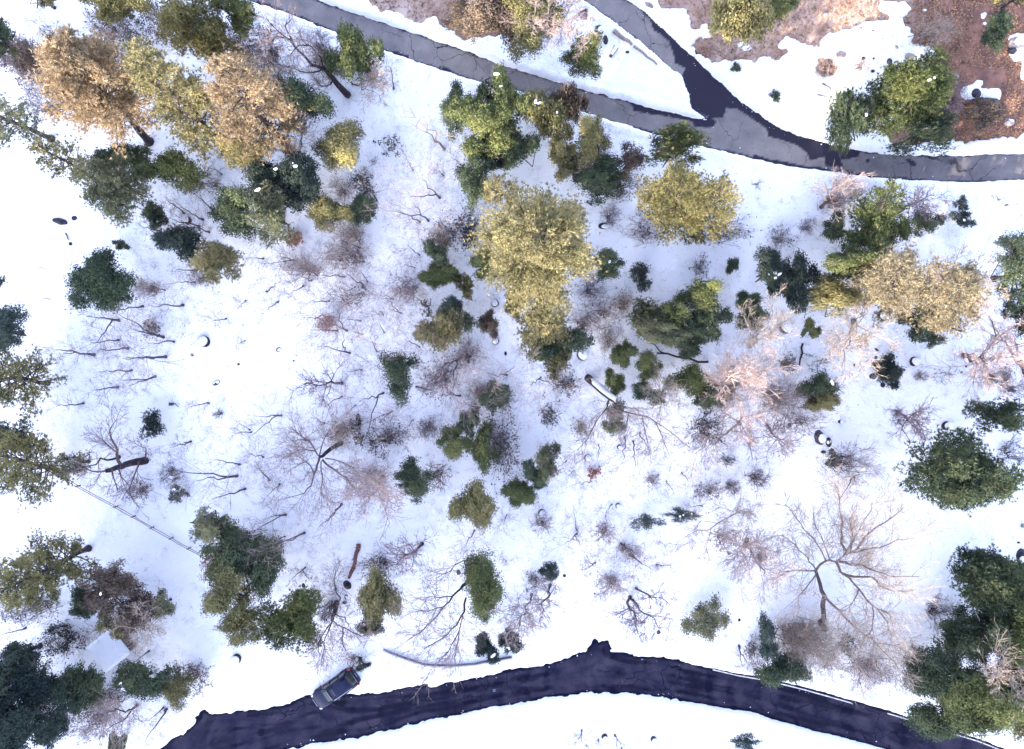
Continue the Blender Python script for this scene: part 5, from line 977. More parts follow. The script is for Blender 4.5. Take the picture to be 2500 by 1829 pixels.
# ------------------------------------------------------------------ leafless shrubs and thickets
BUSH = [
 # c, r, cx, cy, rx, ry, h, twig, stems, leaf, nleaf, snow, label, short
 (0, 0, 100, 400, 110, 80, 3, 'tan', 46, None, 0, 0, 'tan leafless thicket at the left edge below the corner oak', None),
 (0, 0, 260, 470, 120, 120, 4, 'purple', 60, 'brown', 500, 0, 'grey-purple thicket left of the tawny orange pine', None),
 (0, 0, 280, 160, 130, 70, 2, 'purple', 10, None, 0, 0, 'thin branching shrub in the snow near the upper left corner', None),
 (0, 0, 860, 230, 130, 90, 3, 'purple', 50, 'dark', 700, 6, 'snow-laden purple thicket above the long yellow pine', None),
 (0, 0, 1060, 170, 70, 110, 3, 'purple', 40, 'brown', 500, 2, 'dark thicket left of the grey-green top pine', None),
 (0, 0, 1560, 330, 140, 120, 4, 'purple', 70, 'brown', 700, 0, 'grey thicket below the grey-green top pine', None),
 (0, 0, 290, 700, 90, 80, 3, 'purple', 44, None, 0, 0, 'grey twig thicket by the sparse left-edge pine', None),
 (0, 0, 1400, 1210, 75, 60, 2, 'brown', 34, None, 0, 0, 'reddish twig bush amid saplings right of the feathery cedar', None),
 (1, 0, 80, 330, 100, 110, 4, 'purple', 60, 'brown', 600, 0, 'grey-purple thicket left of the forked bare tree', None),
 (1, 0, 490, 440, 110, 90, 3, 'brown', 60, 'brown', 300, 0, 'reddish brush around the foot of the forked bare tree', None),
 (1, 0, 760, 500, 110, 60, 2, 'brown', 44, None, 0, 0, 'brown brush under the round oak by the road', None),
 (1, 0, 890, 980, 72, 72, 1.2, 'dark', 16, 'navy', 160, 0, 'dark star-shaped shrub spread on the open snow gap', 'the dark star shrub'),
 (1, 0, 770, 1062, 42, 36, 1.2, 'purple', 10, None, 0, 0, 'small thin twig shrub right of the half brown oak', None),
 (1, 0, 720, 1235, 62, 80, 3, 'dark', 30, 'dark', 400, 2, 'dark snow-dusted shrub below the half brown oak', None),
 (1, 0, 640, 1540, 90, 70, 3, 'tan', 50, None, 0, 0, 'tan twig bush below the olive oak', None),
 (1, 0, 255, 1585, 48, 36, 1.2, 'pink', 26, 'red', 500, 0, 'bright russet bush at the foot of the pale sage conifer', None),
 (1, 0, 570, 1250, 60, 80, 2.5, 'pink', 26, None, 0, 0, 'pale pink twig bush left of a dark snow-dusted shrub', None),
 (1, 0, 1240, 1585, 85, 70, 4, 'tan', 52, 'brown', 300, 0, 'orange-tan twig tree left of the broad yellow pine', None),
 (1, 0, 1410, 1540, 85, 110, 3.5, 'dark', 44, 'navy', 700, 0, 'blackish thicket at the left rim of the broad yellow pine', None),
 (2, 0, 1370, 1530, 150, 80, 2, 'purple', 60, 'dark', 300, 4, 'grey snow-dusted brush below the round yellow conifer', None),
 (2, 0, 1200, 1565, 72, 52, 1.6, 'dark', 30, 'navy', 400, 4, 'dark snow-topped shrub just below the round yellow conifer', None),
 (2, 0, 650, 1440, 60, 70, 1.6, 'purple', 24, None, 0, 0, 'thin purple brush between broad yellow pine and round conifer', None),
 (2, 0, 880, 1530, 120, 80, 1.6, 'purple', 34, None, 0, 0, 'faint purple twig brush in the snow right of the broad pine', None),
 (2, 0, 1625, 1220, 45, 40, 1.2, 'brown', 12, None, 0, 0, 'small thin twig shrub right of the yellow conifers', None),
 (2, 0, 850, 1385, 35, 40, 1.2, 'dark', 10, 'navy', 60, 1, 'small dark snow-covered shrub left of the round yellow conifer', None),
 (3, 0, 1070, 230, 130, 90, 2.6, 'tan', 60, None, 0, 0, 'tan tangled brush where snow meets the red slope', 'the tan slope brush'),
 (3, 0, 400, 450, 80, 62, 1.4, 'brown', 40, None, 0, 0, 'reddish brush patch in the snow left of the dark roadside pine', None),
 (3, 0, 600, 430, 60, 40, 1.2, 'brown', 20, None, 0, 0, 'thin brown brush among stones above the dark roadside pine', None),
 (3, 0, 1200, 660, 80, 120, 2, 'purple', 50, None, 0, 0, 'grey twig brush right of the large olive pine above the road', None),
 (3, 0, 250, 1500, 60, 50, 1.4, 'purple', 12, None, 0, 0, 'faint twig shrub left of the dark cone', None),
 (3, 0, 70, 1575, 80, 60, 1.4, 'purple', 22, 'dark', 60, 2, 'faint snow-dusted shrub above the blackish oak', None),
 (3, 0, 480, 1310, 110, 90, 4, 'pink', 70, None, 0, 0, 'pink twig thicket left of the dark cone', None),
 (0, 1, 985, 262, 75, 55, 2.5, 'pink', 42, None, 0, 0, 'reddish twig bush at the right side of the large lone oak', None),
 (0, 1, 1330, 190, 70, 50, 2, 'brown', 34, None, 0, 0, 'reddish brown brush under the small yellow-green pine', None),
 (0, 1, 1022, 530, 58, 58, 1.6, 'brown', 46, 'brown', 160, 0, 'round reddish grey twig bush in the clearing', 'the round reddish bush'),
 (0, 1, 1450, 1085, 38, 36, 1.0, 'dark', 30, None, 0, 0, 'small round dark twig bush alone in the white clearing', 'the small round twig bush'),
 (0, 1, 1140, 1480, 64, 76, 2.2, 'dark', 34, None, 0, 2, 'dark curly twig shrub right of the gnarled dead oak', None),
 (0, 1, 930, 1590, 60, 50, 2.2, 'brown', 40, 'brown', 120, 0, 'dense purple-brown twig ball below the gnarled dead oak', None),
 (1, 1, 470, 495, 48, 44, 1.4, 'pink', 22, 'red', 260, 0, 'salmon-coloured leafy bush between two saplings in the clearing', 'the salmon bush'),
 (1, 1, 710, 280, 36, 28, 1.0, 'dark', 12, 'blue', 60, 1, 'small dark snowy shrub among saplings, upper centre', None),
 (1, 1, 1140, 390, 42, 46, 2, 'dark', 44, 'brown', 200, 0, 'dark red-brown twig ball left above the radiating young pine', None),
 (1, 1, 1225, 850, 112, 120, 3.6, 'purple', 80, 'dark', 260, 0, 'purple twig thicket right of the see-through evergreen', 'the purple thicket'),
 (1, 1, 1400, 700, 90, 90, 2.6, 'brown', 40, None, 0, 0, 'faint brown brush right above the purple thicket', None),
 (1, 1, 1480, 940, 82, 70, 3.4, 'pink', 60, None, 0, 0, 'pink twig bush on the left of the dark pink-sided oak', None),
 (1, 1, 1650, 1000, 60, 70, 2.6, 'pink', 36, None, 0, 0, 'pink twig bush on the right of the dark pink-sided oak', None),
 (1, 1, 1620, 1290, 105, 170, 4, 'purple', 90, 'navy', 900, 0, 'dark purple thicket right of the paired green oaks', 'the dark purple thicket'),
 (1, 1, 870, 1240, 125, 105, 2.8, 'dark', 60, 'navy', 260, 2, 'dark fan of twigs with snow, left of the paired oaks', 'the dark twig fan'),
 (1, 1, 670, 1150, 36, 70, 2, 'dark', 20, 'navy', 260, 0, 'narrow dark shrub right of the wide pale bare oak', None),
 (1, 1, 685, 1250, 26, 45, 1.6, 'dark', 14, 'navy', 120, 0, 'small dark shrub directly below a narrow one', None),
 (1, 1, 1135, 1170, 72, 66, 1.8, 'purple', 46, None, 0, 0, 'round radiating twig bush left of the paired green oaks', 'the radiating twig bush'),
 (1, 1, 1205, 1495, 75, 80, 2.6, 'pink', 46, None, 0, 0, 'pink twig bush right of the twiggy dark evergreen', None),
 (1, 1, 560, 1200, 90, 60, 3.4, 'tan', 40, 'brown', 200, 0, 'tan twig brush above the foot of the wide pale oak', None),
 (1, 1, 750, 1500, 110, 90, 3, 'pink', 50, 'red', 60, 0, 'pink brush mixed into the pink hazy tree', None),
 (1, 1, 620, 40, 150, 90, 3, 'brown', 60, None, 0, 0, 'wide brown brush among saplings below the olive oak', None),
 (1, 1, 1010, 250, 110, 80, 2.4, 'purple', 40, None, 0, 0, 'grey brush left of the little round oaks', None),
 (2, 1, 1240, 120, 50, 60, 2, 'purple', 12, 'dark', 60, 0, 'thin twig shrub at the top of the green clump', None),
 (2, 1, 600, 420, 110, 100, 3, 'pink', 56, None, 0, 0, 'pinkish brush left of the green clump', None),
 (2, 1, 740, 360, 70, 60, 2.4, 'tan', 36, 'brown', 80, 0, 'tan brush at the upper left tip of the green clump', None),
 (2, 1, 640, 610, 75, 90, 3, 'pink', 44, None, 0, 0, 'pink twig thicket left of the five oaks', None),
 (2, 1, 520, 260, 80, 80, 2.4, 'purple', 36, None, 0, 0, 'purple brush under the right rim of the broad yellow pine', None),
 (2, 1, 360, 885, 78, 62, 2.2, 'dark', 44, 'navy', 200, 0, 'dark purple shrub below the upright yellow-green pine', None),
 (2, 1, 240, 1095, 62, 60, 2.4, 'dark', 40, 'navy', 200, 0, 'dark shrub with looping branches below the snow-plastered trunk, left', None),
 (2, 1, 1280, 1180, 105, 105, 3, 'dark', 80, 'navy', 300, 1, 'dark purple thicket left of the lower pink tree', 'the thicket left of the pink tree'),
 (2, 1, 460, 1180, 55, 50, 2, 'tan', 34, 'brown', 80, 0, 'small tan bush left of the leaning snowy trunk', None),
 (2, 1, 550, 1470, 42, 36, 1.0, 'pink', 20, 'red', 320, 0, 'salmon red bush beside a snow-capped stump, centre', 'the salmon red bush'),
 (2, 1, 1420, 1390, 55, 30, 1.2, 'dark', 12, 'navy', 80, 2, 'small snowy dark shrub below the thicket', None),
 (2, 1, 1615, 1510, 72, 62, 2, 'purple', 50, None, 0, 0, 'purple round twig bush above the wide pinkish tree', None),
 (2, 1, 920, 1530, 52, 60, 1.8, 'brown', 40, None, 0, 0, 'brown round twig bush, lower centre', None),
 (2, 1, 1290, 1590, 90, 60, 2, 'brown', 50, 'brown', 60, 0, 'wide brown twig bush, lower centre right', None),
 (2, 1, 1450, 1560, 60, 50, 1.6, 'purple', 34, None, 0, 0, 'faint purple twig bush left of the purple round one', None),
 (3, 1, 118, 760, 52, 55, 2, 'brown', 50, 'brown', 100, 0, 'dark red twig ball on the right side of the pink tree', None),
 (3, 1, 350, 740, 100, 70, 1.4, 'dark', 14, 'blue', 60, 1, 'loose looping branches in snow below the pale fan tree', None),
 (3, 1, 830, 655, 45, 25, 0.8, 'purple', 14, None, 0, 0, 'faint twig tuft above the black-green bush', None),
 (3, 1, 1000, 840, 50, 30, 0.8, 'purple', 14, None, 0, 0, 'faint twig tuft right of the black-green bush', None),
 (3, 1, 1170, 820, 100, 60, 1.6, 'dark', 16, None, 0, 0, 'dark broken branches left of the pink right-edge tree', None),
 (3, 1, 1500, 850, 60, 60, 3, 'pink', 34, 'brown', 120, 0, 'olive-pink brush below the pink right-edge tree', None),
 (3, 1, 540, 1420, 170, 120, 3.6, 'brown', 64, None, 0, 0, 'wide fan of bare stems left of the largest dark pine', 'the wide stem fan'),
 (3, 1, 220, 1130, 110, 90, 3, 'pink', 60, None, 0, 0, 'pink brush below the oak right of the pink tree', None),
 (3, 1, 460, 920, 40, 45, 1.2, 'purple', 12, None, 0, 0, 'thin shrub right of the oak beside the pink tree', None),
 (3, 1, 1630, 930, 70, 60, 2.4, 'purple', 30, None, 0, 0, 'purple brush at the right edge above the open pine', None),
 (3, 1, 1600, 1340, 70, 90, 2.4, 'dark', 22, None, 0, 0, 'dark curving limbs under the open right-edge pine', None),
 (0, 2, 220, 715, 170, 80, 3, 'purple', 80, 'dark', 500, 0, 'purple thicket below the broad olive pine', None),
 (0, 2, 440, 930, 115, 70, 2.6, 'dark', 50, 'navy', 500, 3, 'dark snowy brush left of the shed roof', None),
 (0, 2, 420, 1330, 170, 150, 4, 'purple', 90, 'navy', 500, 1, 'purple-grey thicket between the corner oak and the pinkish bottom tree', None),
 (0, 2, 700, 1330, 130, 90, 3, 'purple', 60, 'dark', 300, 1, 'purple thicket above the pinkish bottom tree', None),
 (0, 2, 410, 845, 65, 40, 2, 'dark', 30, 'blue', 300, 1, 'small dark shrub above left of the shed roof', None),
 (0, 2, 1270, 1170, 120, 90, 3, 'brown', 90, 'brown', 400, 0, 'red-brown dense bush at the right end of the low twiggy oak', 'the red-brown bush'),
 (0, 2, 620, 1480, 120, 90, 3, 'pink', 70, 'brown', 100, 2, 'pink brush right of the huge corner oak', None),
 (0, 2, 1450, 400, 70, 60, 3.5, 'pink', 40, 'red', 200, 0, 'russet twig bush on the left flank of the fence-end trees', None),
 (0, 2, 1660, 330, 110, 130, 6, 'pink', 80, None, 0, 0, 'pinkish twig mass above the big oak', None),
 (1, 2, 480, 720, 60, 60, 3, 'purple', 30, 'blue', 60, 0, 'purple twigs right of the tufted green pine', None),
 (1, 2, 640, 1050, 45, 40, 1.4, 'brown', 30, 'brown', 60, 0, 'brown bush just above the rear of the parked car', None),
 (1, 2, 820, 430, 110, 70, 3, 'purple', 50, 'dark', 200, 0, 'purple twigs on top of the upright oak above the wall', None),
 (2, 2, 195, 165, 72, 62, 2, 'brown', 44, None, 0, 0, 'round radiating brown bush right of the olive dome', None),
 (2, 2, 600, 205, 72, 62, 2, 'pink', 44, None, 0, 0, 'pink round twig bush left of the grey-green leafy shrub', None),
 (2, 2, 1640, 382, 42, 42, 1.4, 'tan', 40, 'brown', 120, 0, 'small dense tan bush right of the wide pinkish tree', None),
 (2, 2, 1390, 260, 80, 62, 2.2, 'pink', 44, 'brown', 60, 0, 'pink brush on the left side of the wide pinkish tree', None),
 (2, 2, 660, 560, 112, 82, 2.6, 'pink', 60, None, 0, 0, 'pink twig brush above the feather-shaped tree', None),
 (2, 2, 760, 330, 90, 60, 2.6, 'pink', 36, None, 0, 0, 'pink brush below the grey-green leafy shrub', None),
 (2, 2, 150, 540, 80, 60, 2, 'purple', 20, 'blue', 60, 0, 'faint grey twigs left of the thin grey-green bush', None),
 (3, 2, 240, 930, 195, 140, 5, 'tan', 240, None, 0, 0, 'dense tan twig thicket left of the largest bare oak trunk', 'the dense tan thicket'),
 (0, 0, 180, 400, 130, 90, 4, 'purple', 60, 'brown', 500, 0, 'brown-grey thicket between corner oak and tawny orange pine', None),
 (0, 0, 700, 190, 110, 80, 3, 'purple', 40, 'brown', 260, 3, 'grey thicket under the top-edge brown oak', None),
 (0, 0, 920, 420, 90, 70, 4, 'purple', 40, None, 0, 0, 'thin grey twigs between the tawny and long yellow pines', None),
 (1, 0, 420, 300, 90, 70, 3, 'purple', 40, None, 0, 0, 'grey twig brush right of the forked bare tree', None),
 (1, 0, 120, 520, 110, 80, 4, 'purple', 50, 'dark', 300, 0, 'dark twig brush above the round dark oak', None),
 (2, 0, 500, 1110, 110, 100, 3, 'purple', 50, 'dark', 300, 1, 'purple brush below the upright olive oak', None),
 (2, 0, 720, 1250, 90, 80, 3, 'purple', 40, 'dark', 200, 1, 'grey brush left of the round yellow conifer', None),
 (2, 1, 480, 480, 90, 90, 2.4, 'pink', 40, None, 0, 0, 'pale pink twigs right of the small bright yellow pine', None),
 (3, 1, 60, 980, 130, 110, 5, 'pink', 80, None, 0, 0, 'dense pink twigs on the right flank of the large pink tree', None),
 (2, 1, 1400, 900, 110, 110, 5, 'pink', 70, None, 0, 0, 'dense pink twigs on the left flank of the large pink tree', None),
 (1, 1, 330, 130, 150, 80, 2.2, 'pink', 40, None, 0, 0, 'faint pink twig brush among saplings at upper left of centre', None),
 (1, 1, 620, 330, 150, 90, 2.0, 'pink', 36, None, 0, 0, 'faint pink twig brush in the middle of the sapling field', None),
 (3, 2, 520, 950, 70, 60, 2, 'dark', 24, 'navy', 260, 0, 'dark shrub at the foot of the largest bare oak', None),
 (3, 2, 680, 1110, 180, 90, 2.6, 'pink', 60, 'brown', 60, 0, 'pink brush between the largest bare oak and the road', None),
 (3, 2, 420, 1120, 90, 70, 2, 'brown', 14, None, 0, 0, 'thin branches in the snow below the dense tan thicket', None),
 (3, 2, 1130, 750, 90, 110, 3, 'purple', 36, None, 0, 0, 'grey twigs along the left rim of the lower right forest', None),
 (3, 2, 960, 1090, 60, 110, 3, 'brown', 50, 'brown', 160, 0, 'red-brown twigs against the left of the lower right forest', None),
 (2, 2, 1600, 1010, 70, 100, 2.4, 'purple', 30, 'blue', 100, 0, 'grey twig shrub above the road left of the dense tan thicket', None),
]
for c, r, cx, cy, rx, ry, h, tw, n, lf, nlf, sn, label, short in BUSH:
    p = T(c, r, cx, cy); ctr = P3(*p, 0.45 * h); k = (H - ctr.z) / F / 2.709
    base = Vector((ctr.x, ctr.y, float(G(ctr.x, ctr.y)) + 0.12))
    bush(base, (rx * k * 1.15, ry * k * 1.15), h, tw, int(n * 1.1), p, 'twig bush', label, short, leaf=lf, nleaf=nlf, snowy=sn, levels=2 if rx > 45 else 1, nb=(5, 4))

# ------------------------------------------------------------------ stumps, stones, logs
def lathe(prof, n=12, seed=0, wob=0.0):
    rng = np.random.default_rng(seed); V = []; ph = rng.uniform(0, 6, 3)
    for rr, z in prof:
        for k in range(n):
            a = 2 * math.pi * k / n; f = 1 + wob * (math.sin(2 * a + ph[0]) + 0.6 * math.sin(3 * a + ph[1]))
            V.append((rr * f * math.cos(a), rr * f * math.sin(a), z))
    Fc = [(i * n + k, i * n + (k + 1) % n, (i + 1) * n + (k + 1) % n, (i + 1) * n + k) for i in range(len(prof) - 1) for k in range(n)]
    return V, Fc
STUMPS = [  # c, r, x, y, radius px, label, short
 (0, 0, 1245, 1460, 20, 'snow-capped stump among saplings below the feathery cedar', None),
 (0, 1, 1360, 605, 30, 'snow-capped stump with dark ring in the middle of the white clearing', 'the clearing stump'),
 (1, 1, 1580, 355, 20, 'snow-capped stump ring below the broad yellow pine, left side', None),
 (1, 1, 1585, 605, 18, 'snow-buried stump below the brown-topped small oak', None),
 (1, 1, 1225, 402, 15, 'snow-capped stump touching the radiating young pine', None),
 (2, 1, 465, 692, 32, 'snow-domed stump right of the upright yellow-green pine', None),
 (2, 1, 460, 542, 18, 'small snow-capped stump right of the small bright yellow pine', None),
 (2, 1, 500, 1375, 20, 'snow-capped stump just above the salmon red bush', None),
 (3, 1, 752, 437, 29, 'snow-capped stump beside the pale fan tree', None),
 (3, 1, 108, 512, 34, 'snow-domed stump above the pale fan tree, left', None),
 (3, 1, 958, 738, 25, 'dark stump patched with snow right of the black-green bush', None),
 (3, 1, 1172, 1162, 24, 'snow-capped stump above the largest dark pine', None),
 (3, 1, 472, 1136, 9, 'tiny snow-capped stump left of the round-headed bare tree', None),
 (0, 2, 1572, 1048, 27, 'snow-capped stump left of the parked car', 'the stump left of the car'),
 (2, 2, 198, 85, 20, 'hooked dark stump with snow right of the olive dome', None),
 (2, 2, 612, 1568, 16, 'snow-topped stump at the bottom edge, left of two', None),
 (2, 2, 936, 1582, 16, 'snow-topped stump at the bottom edge, right of two', None),
 (2, 2, 700, 38, 14, 'small hooked stump above the pink round twig bush', None),
 (2, 1, 712, 1305, 14, 'small hooked stump under the snow-plastered trunk', None),
]
for i, (c, r, x, y, rp, label, short) in enumerate(STUMPS):
    p = T(c, r, x, y); rr = rp / 2.709 / 26; hh = 0.08 + 0.45 * rr
    b0 = P3(*p); root = thing('tree_stump', p, 'stump', 'stump', label, short, (b0.x, b0.y, b0.z), 'stumps capped with snow')
    V, Fc = lathe([(rr * 1.35, 0.05), (rr * 1.08, 0.3), (rr, 0.3 + hh), (rr * 0.9, 0.32 + hh), (0.01, 0.32 + hh)], 14, i, 0.05)
    link('stump', npmesh('stump', V, Fc, BARK, True), root)
    V, Fc = lathe([(rr * 0.86, 0.30 + hh), (rr * 1.08, 0.35 + hh), (rr * 0.96, 0.42 + hh), (rr * 0.5, 0.47 + hh + 0.05 * rr), (0.01, 0.48 + hh + 0.06 * rr)], 14, i + 50, 0.06)
    V = [(a + 0.08 * rr * (1 if b0.x < 0 else -1) * -1, b_, z) for a, b_, z in V]
    link('snow_cap', npmesh('snow_cap', V, Fc, SNOW, True), root)
STONES = [  # c, r, x, y, rx, ry, rot deg, pale, capped, label, short
 (0, 0, 405, 1468, 58, 26, -12, 0, 0, 'long dark boulder breaking through snow on the left slope', 'the long dark boulder'),
 (0, 0, 505, 1448, 19, 19, 0, 0, 0, 'dark round stone right of the long dark boulder', None),
 (0, 0, 475, 1615, 14, 9, 0, 0, 0, 'small dark stone below the long dark boulder', None),
 (0, 1, 1435, 880, 30, 20, 30, 0, 1, 'angular dark stone in the middle of the white clearing', 'the angular clearing stone'),
 (0, 1, 1585, 758, 10, 10, 0, 0, 0, 'small dark stone below right of the clearing stump', None),
 (0, 1, 1275, 695, 12, 6, 0, 0, 1, 'nearly buried stone left below the clearing stump', None),
 (1, 1, 253, 735, 9, 7, 0, 0, 0, 'tiny dark stone alone in bright snow, centre left', None),
 (1, 1, 160, 660, 20, 20, 20, 0, 1, 'crumbly brown stone in bright snow, centre left', None),
 (1, 1, 1650, 685, 9, 10, 0, 0, 0, 'tiny dark stone below the brown-topped small oak', None),
 (1, 1, 735, 1530, 16, 20, 0, 0, 0, 'dark pointed stone among the pink hazy twigs', None),
 (2, 0, 580, 205, 30, 36, 20, 0, 1, 'dark snow-patched stone right of the pink top tree', None),
 (2, 0, 615, 268, 17, 22, 0, 0, 0, 'dark stone just above the oak between the roads', None),
 (2, 0, 760, 352, 16, 12, 0, 0, 0, 'small dark stone between the log and the oak between the roads', None),
 (2, 0, 590, 320, 7, 7, 0, 0, 0, 'tiny stone touching the oak between the roads', None),
 (2, 0, 905, 45, 36, 18, -35, 1, 0, 'flat pale stone right of the side road at the top', None),
 (2, 0, 470, 105, 24, 24, 0, 1, 0, 'tan stone among the pink top tree twigs', None),
 (2, 0, 530, 125, 13, 11, 0, 1, 0, 'small pale stone right of the pink top tree', None),
 (2, 0, 425, 1180, 30, 20, 20, 0, 0, 'dark rock under the yellow-green oak', None),
 (2, 0, 520, 1350, 40, 14, -30, 0, 1, 'snowy rock ledge right of the broad yellow pine', None),
 (2, 0, 610, 1500, 36, 26, 0, 0, 1, 'snow-capped boulder right of the broad yellow pine', None),
 (3, 0, 605, 200, 17, 15, 0, 1, 0, 'grey stone, topmost on the bright snow of the right bank', None),
 (3, 0, 600, 302, 20, 14, 30, 1, 0, 'paired grey stone in the middle of the bright right bank', None),
 (3, 0, 477, 358, 26, 20, 0, 1, 0, 'largest grey stone on the bright snow of the right bank', None),
 (3, 0, 795, 412, 17, 15, 0, 0, 0, 'dark stone above the large olive pine', None),
 (3, 0, 845, 318, 15, 15, 0, 1, 0, 'pale stone left of the tan slope brush', None),
 (3, 0, 930, 372, 26, 18, 0, 1, 0, 'brown boulder where the snow ends above the large olive pine', None),
 (3, 0, 620, 392, 14, 8, 0, 0, 0, 'small dark stone above the dark roadside pine', None),
 (3, 0, 690, 394, 10, 10, 0, 0, 0, 'small round stone above the large olive pine, left', None),
 (3, 0, 688, 478, 14, 12, 0, 0, 0, 'black stone touching the large olive pine', None),
 (3, 0, 595, 465, 24, 20, 0, 1, 0, 'brown stone amid brush above the dark roadside pine', None),
 (3, 0, 685, 212, 16, 7, 0, 0, 0, 'thin dark stone on the bright right bank, right side', None),
 (3, 0, 1240, 500, 14, 16, 0, 1, 0, 'round pale stone on the brown slope beside the olive pine', None),
 (3, 0, 1365, 620, 30, 22, 0, 0, 0, 'dark boulder inside the snow patch on the red slope', 'the boulders in the snow patch'),
 (3, 0, 1420, 672, 110, 24, 0, 0, 0, 'long dark rock along the lower rim of the red slope snow patch', None),
 (3, 0, 1590, 802, 28, 20, 0, 1, 1, 'snow-topped pale boulder on the lower red slope', None),
 (3, 0, 1425, 160, 14, 14, 0, 1, 1, 'white-topped stone beside the lone bush on the red slope', None),
 (3, 0, 1640, 290, 62, 50, 20, 1, 1, 'large snow-topped boulder at the right edge of the red slope', None),
 (3, 0, 1610, 345, 28, 22, 0, 0, 0, 'dark stone under the large snow-topped boulder', None),
 (3, 0, 380, 98, 20, 16, 0, 1, 0, 'brown stone on the tan grass at the top', None),
 (3, 0, 1030, 72, 14, 12, 0, 1, 1, 'white stone at the top edge of the tan slope brush', None),
 (3, 1, 690, 838, 25, 24, 0, 0, 0, 'dark boulder left of the round black-green bush', None),
 (3, 1, 750, 892, 17, 13, 0, 0, 0, 'dark stone below the round black-green bush', None),
 (3, 1, 705, 712, 14, 16, 0, 0, 0, 'dark stone above the round black-green bush', None),
 (3, 1, 712, 665, 20, 11, -40, 0, 0, 'flat grey stone above the round black-green bush, upper one', None),
 (3, 1, 597, 645, 18, 16, 0, 1, 0, 'orange-tan stone under the pale fan tree', None),
 (3, 1, 1300, 770, 10, 12, 0, 0, 0, 'small dark stone under the pink right-edge tree trunk, upper', None),
 (3, 1, 1272, 812, 10, 10, 0, 0, 0, 'small dark stone under the pink right-edge tree trunk, lower', None),
 (3, 1, 563, 762, 7, 6, 0, 0, 0, 'tiny dark stone left of the round black-green bush', None),
 (3, 1, 588, 1025, 7, 7, 0, 0, 0, 'tiny dark stone left of the round-headed bare tree', None),
 (3, 1, 338, 1240, 32, 60, 15, 0, 1, 'dark snow-draped rock pile below the pink brush', 'the dark rock pile'),
 (3, 1, 392, 1268, 20, 24, 0, 0, 1, 'dark rock right of the snow-draped pile', None),
 (3, 1, 358, 1335, 24, 14, 0, 0, 0, 'dark low rock under the snow-draped pile', None),
 (3, 1, 140, 1160, 12, 18, 0, 0, 0, 'dark stone left of the snow-draped pile', None),
 (1, 2, 605, 558, 26, 24, 30, 0, 0, 'dark rock at the lower end of the red rotten log', None),
 (1, 2, 600, 640, 14, 22, 0, 0, 1, 'dark rock below the rotten log, second down', None),
 (1, 2, 592, 680, 15, 13, 0, 0, 0, 'dark rock below the rotten log, lowest', None),
 (1, 2, 318, 562, 13, 12, 0, 0, 0, 'small dark rock above the tufted green pine', None),
 (1, 2, 370, 514, 9, 7, 0, 0, 0, 'tiny dark rock above the tufted green pine, right', None),
 (1, 2, 318, 1304, 12, 9, 0, 0, 0, 'small dark stone at the road edge in front of the car', None),
 (1, 2, 1340, 475, 16, 14, 0, 0, 0, 'grey stone left of the tall oval oak', None),
 (2, 2, 1500, 792, 10, 12, 0, 0, 0, 'small grey stone right of the small open conifer', None),
 (2, 2, 970, 875, 14, 18, 0, 0, 0, 'grey stone among the slender bare trees above the road', None),
 (2, 2, 1430, 352, 11, 8, 0, 0, 0, 'small dark stone below the pink brush', None),
 (2, 2, 345, 500, 12, 14, 0, 0, 0, 'small grey stone right of the thin grey-green bush', None),
 (3, 2, 1652, 282, 11, 8, 0, 0, 0, 'small dark stone near the deck at the right edge', None),
 (3, 2, 1670, 380, 40, 50, 10, 0, 1, 'dark rock heap beside the deck at the right edge', None),
]
for i, (c, r, x, y, rx, ry, rot, pale, cap, label, short) in enumerate(STONES):
    p = T(c, r, x, y); b0 = P3(*p); k = 1 / 2.709 / 26; ra, rb = max(rx * k, 0.1), max(ry * k, 0.1)
    hz = 0.55 * (ra + rb) / 2 + 0.1; rng = np.random.default_rng(500 + i)
    dz = 0.16 if snow_dist(b0.x, b0.y) > 0.1 else 0.0
    root = thing('boulder', p, 'rock', 'stone', label, short, (b0.x, b0.y, b0.z + dz)); root.rotation_euler = (0, 0, R(rot))
    o = link('rock', (ROCKSP if pale else ROCKS)[i % 3], root); o.scale = (ra, rb, hz); o.rotation_euler = (0, 0, 0)
    if cap:
        o = link('snow_cap', CAPS[i % 3], root, loc=(0.12 * ra, -0.1 * rb, hz * 0.72)); o.scale = (ra * 0.72, rb * 0.66, hz * 0.42)
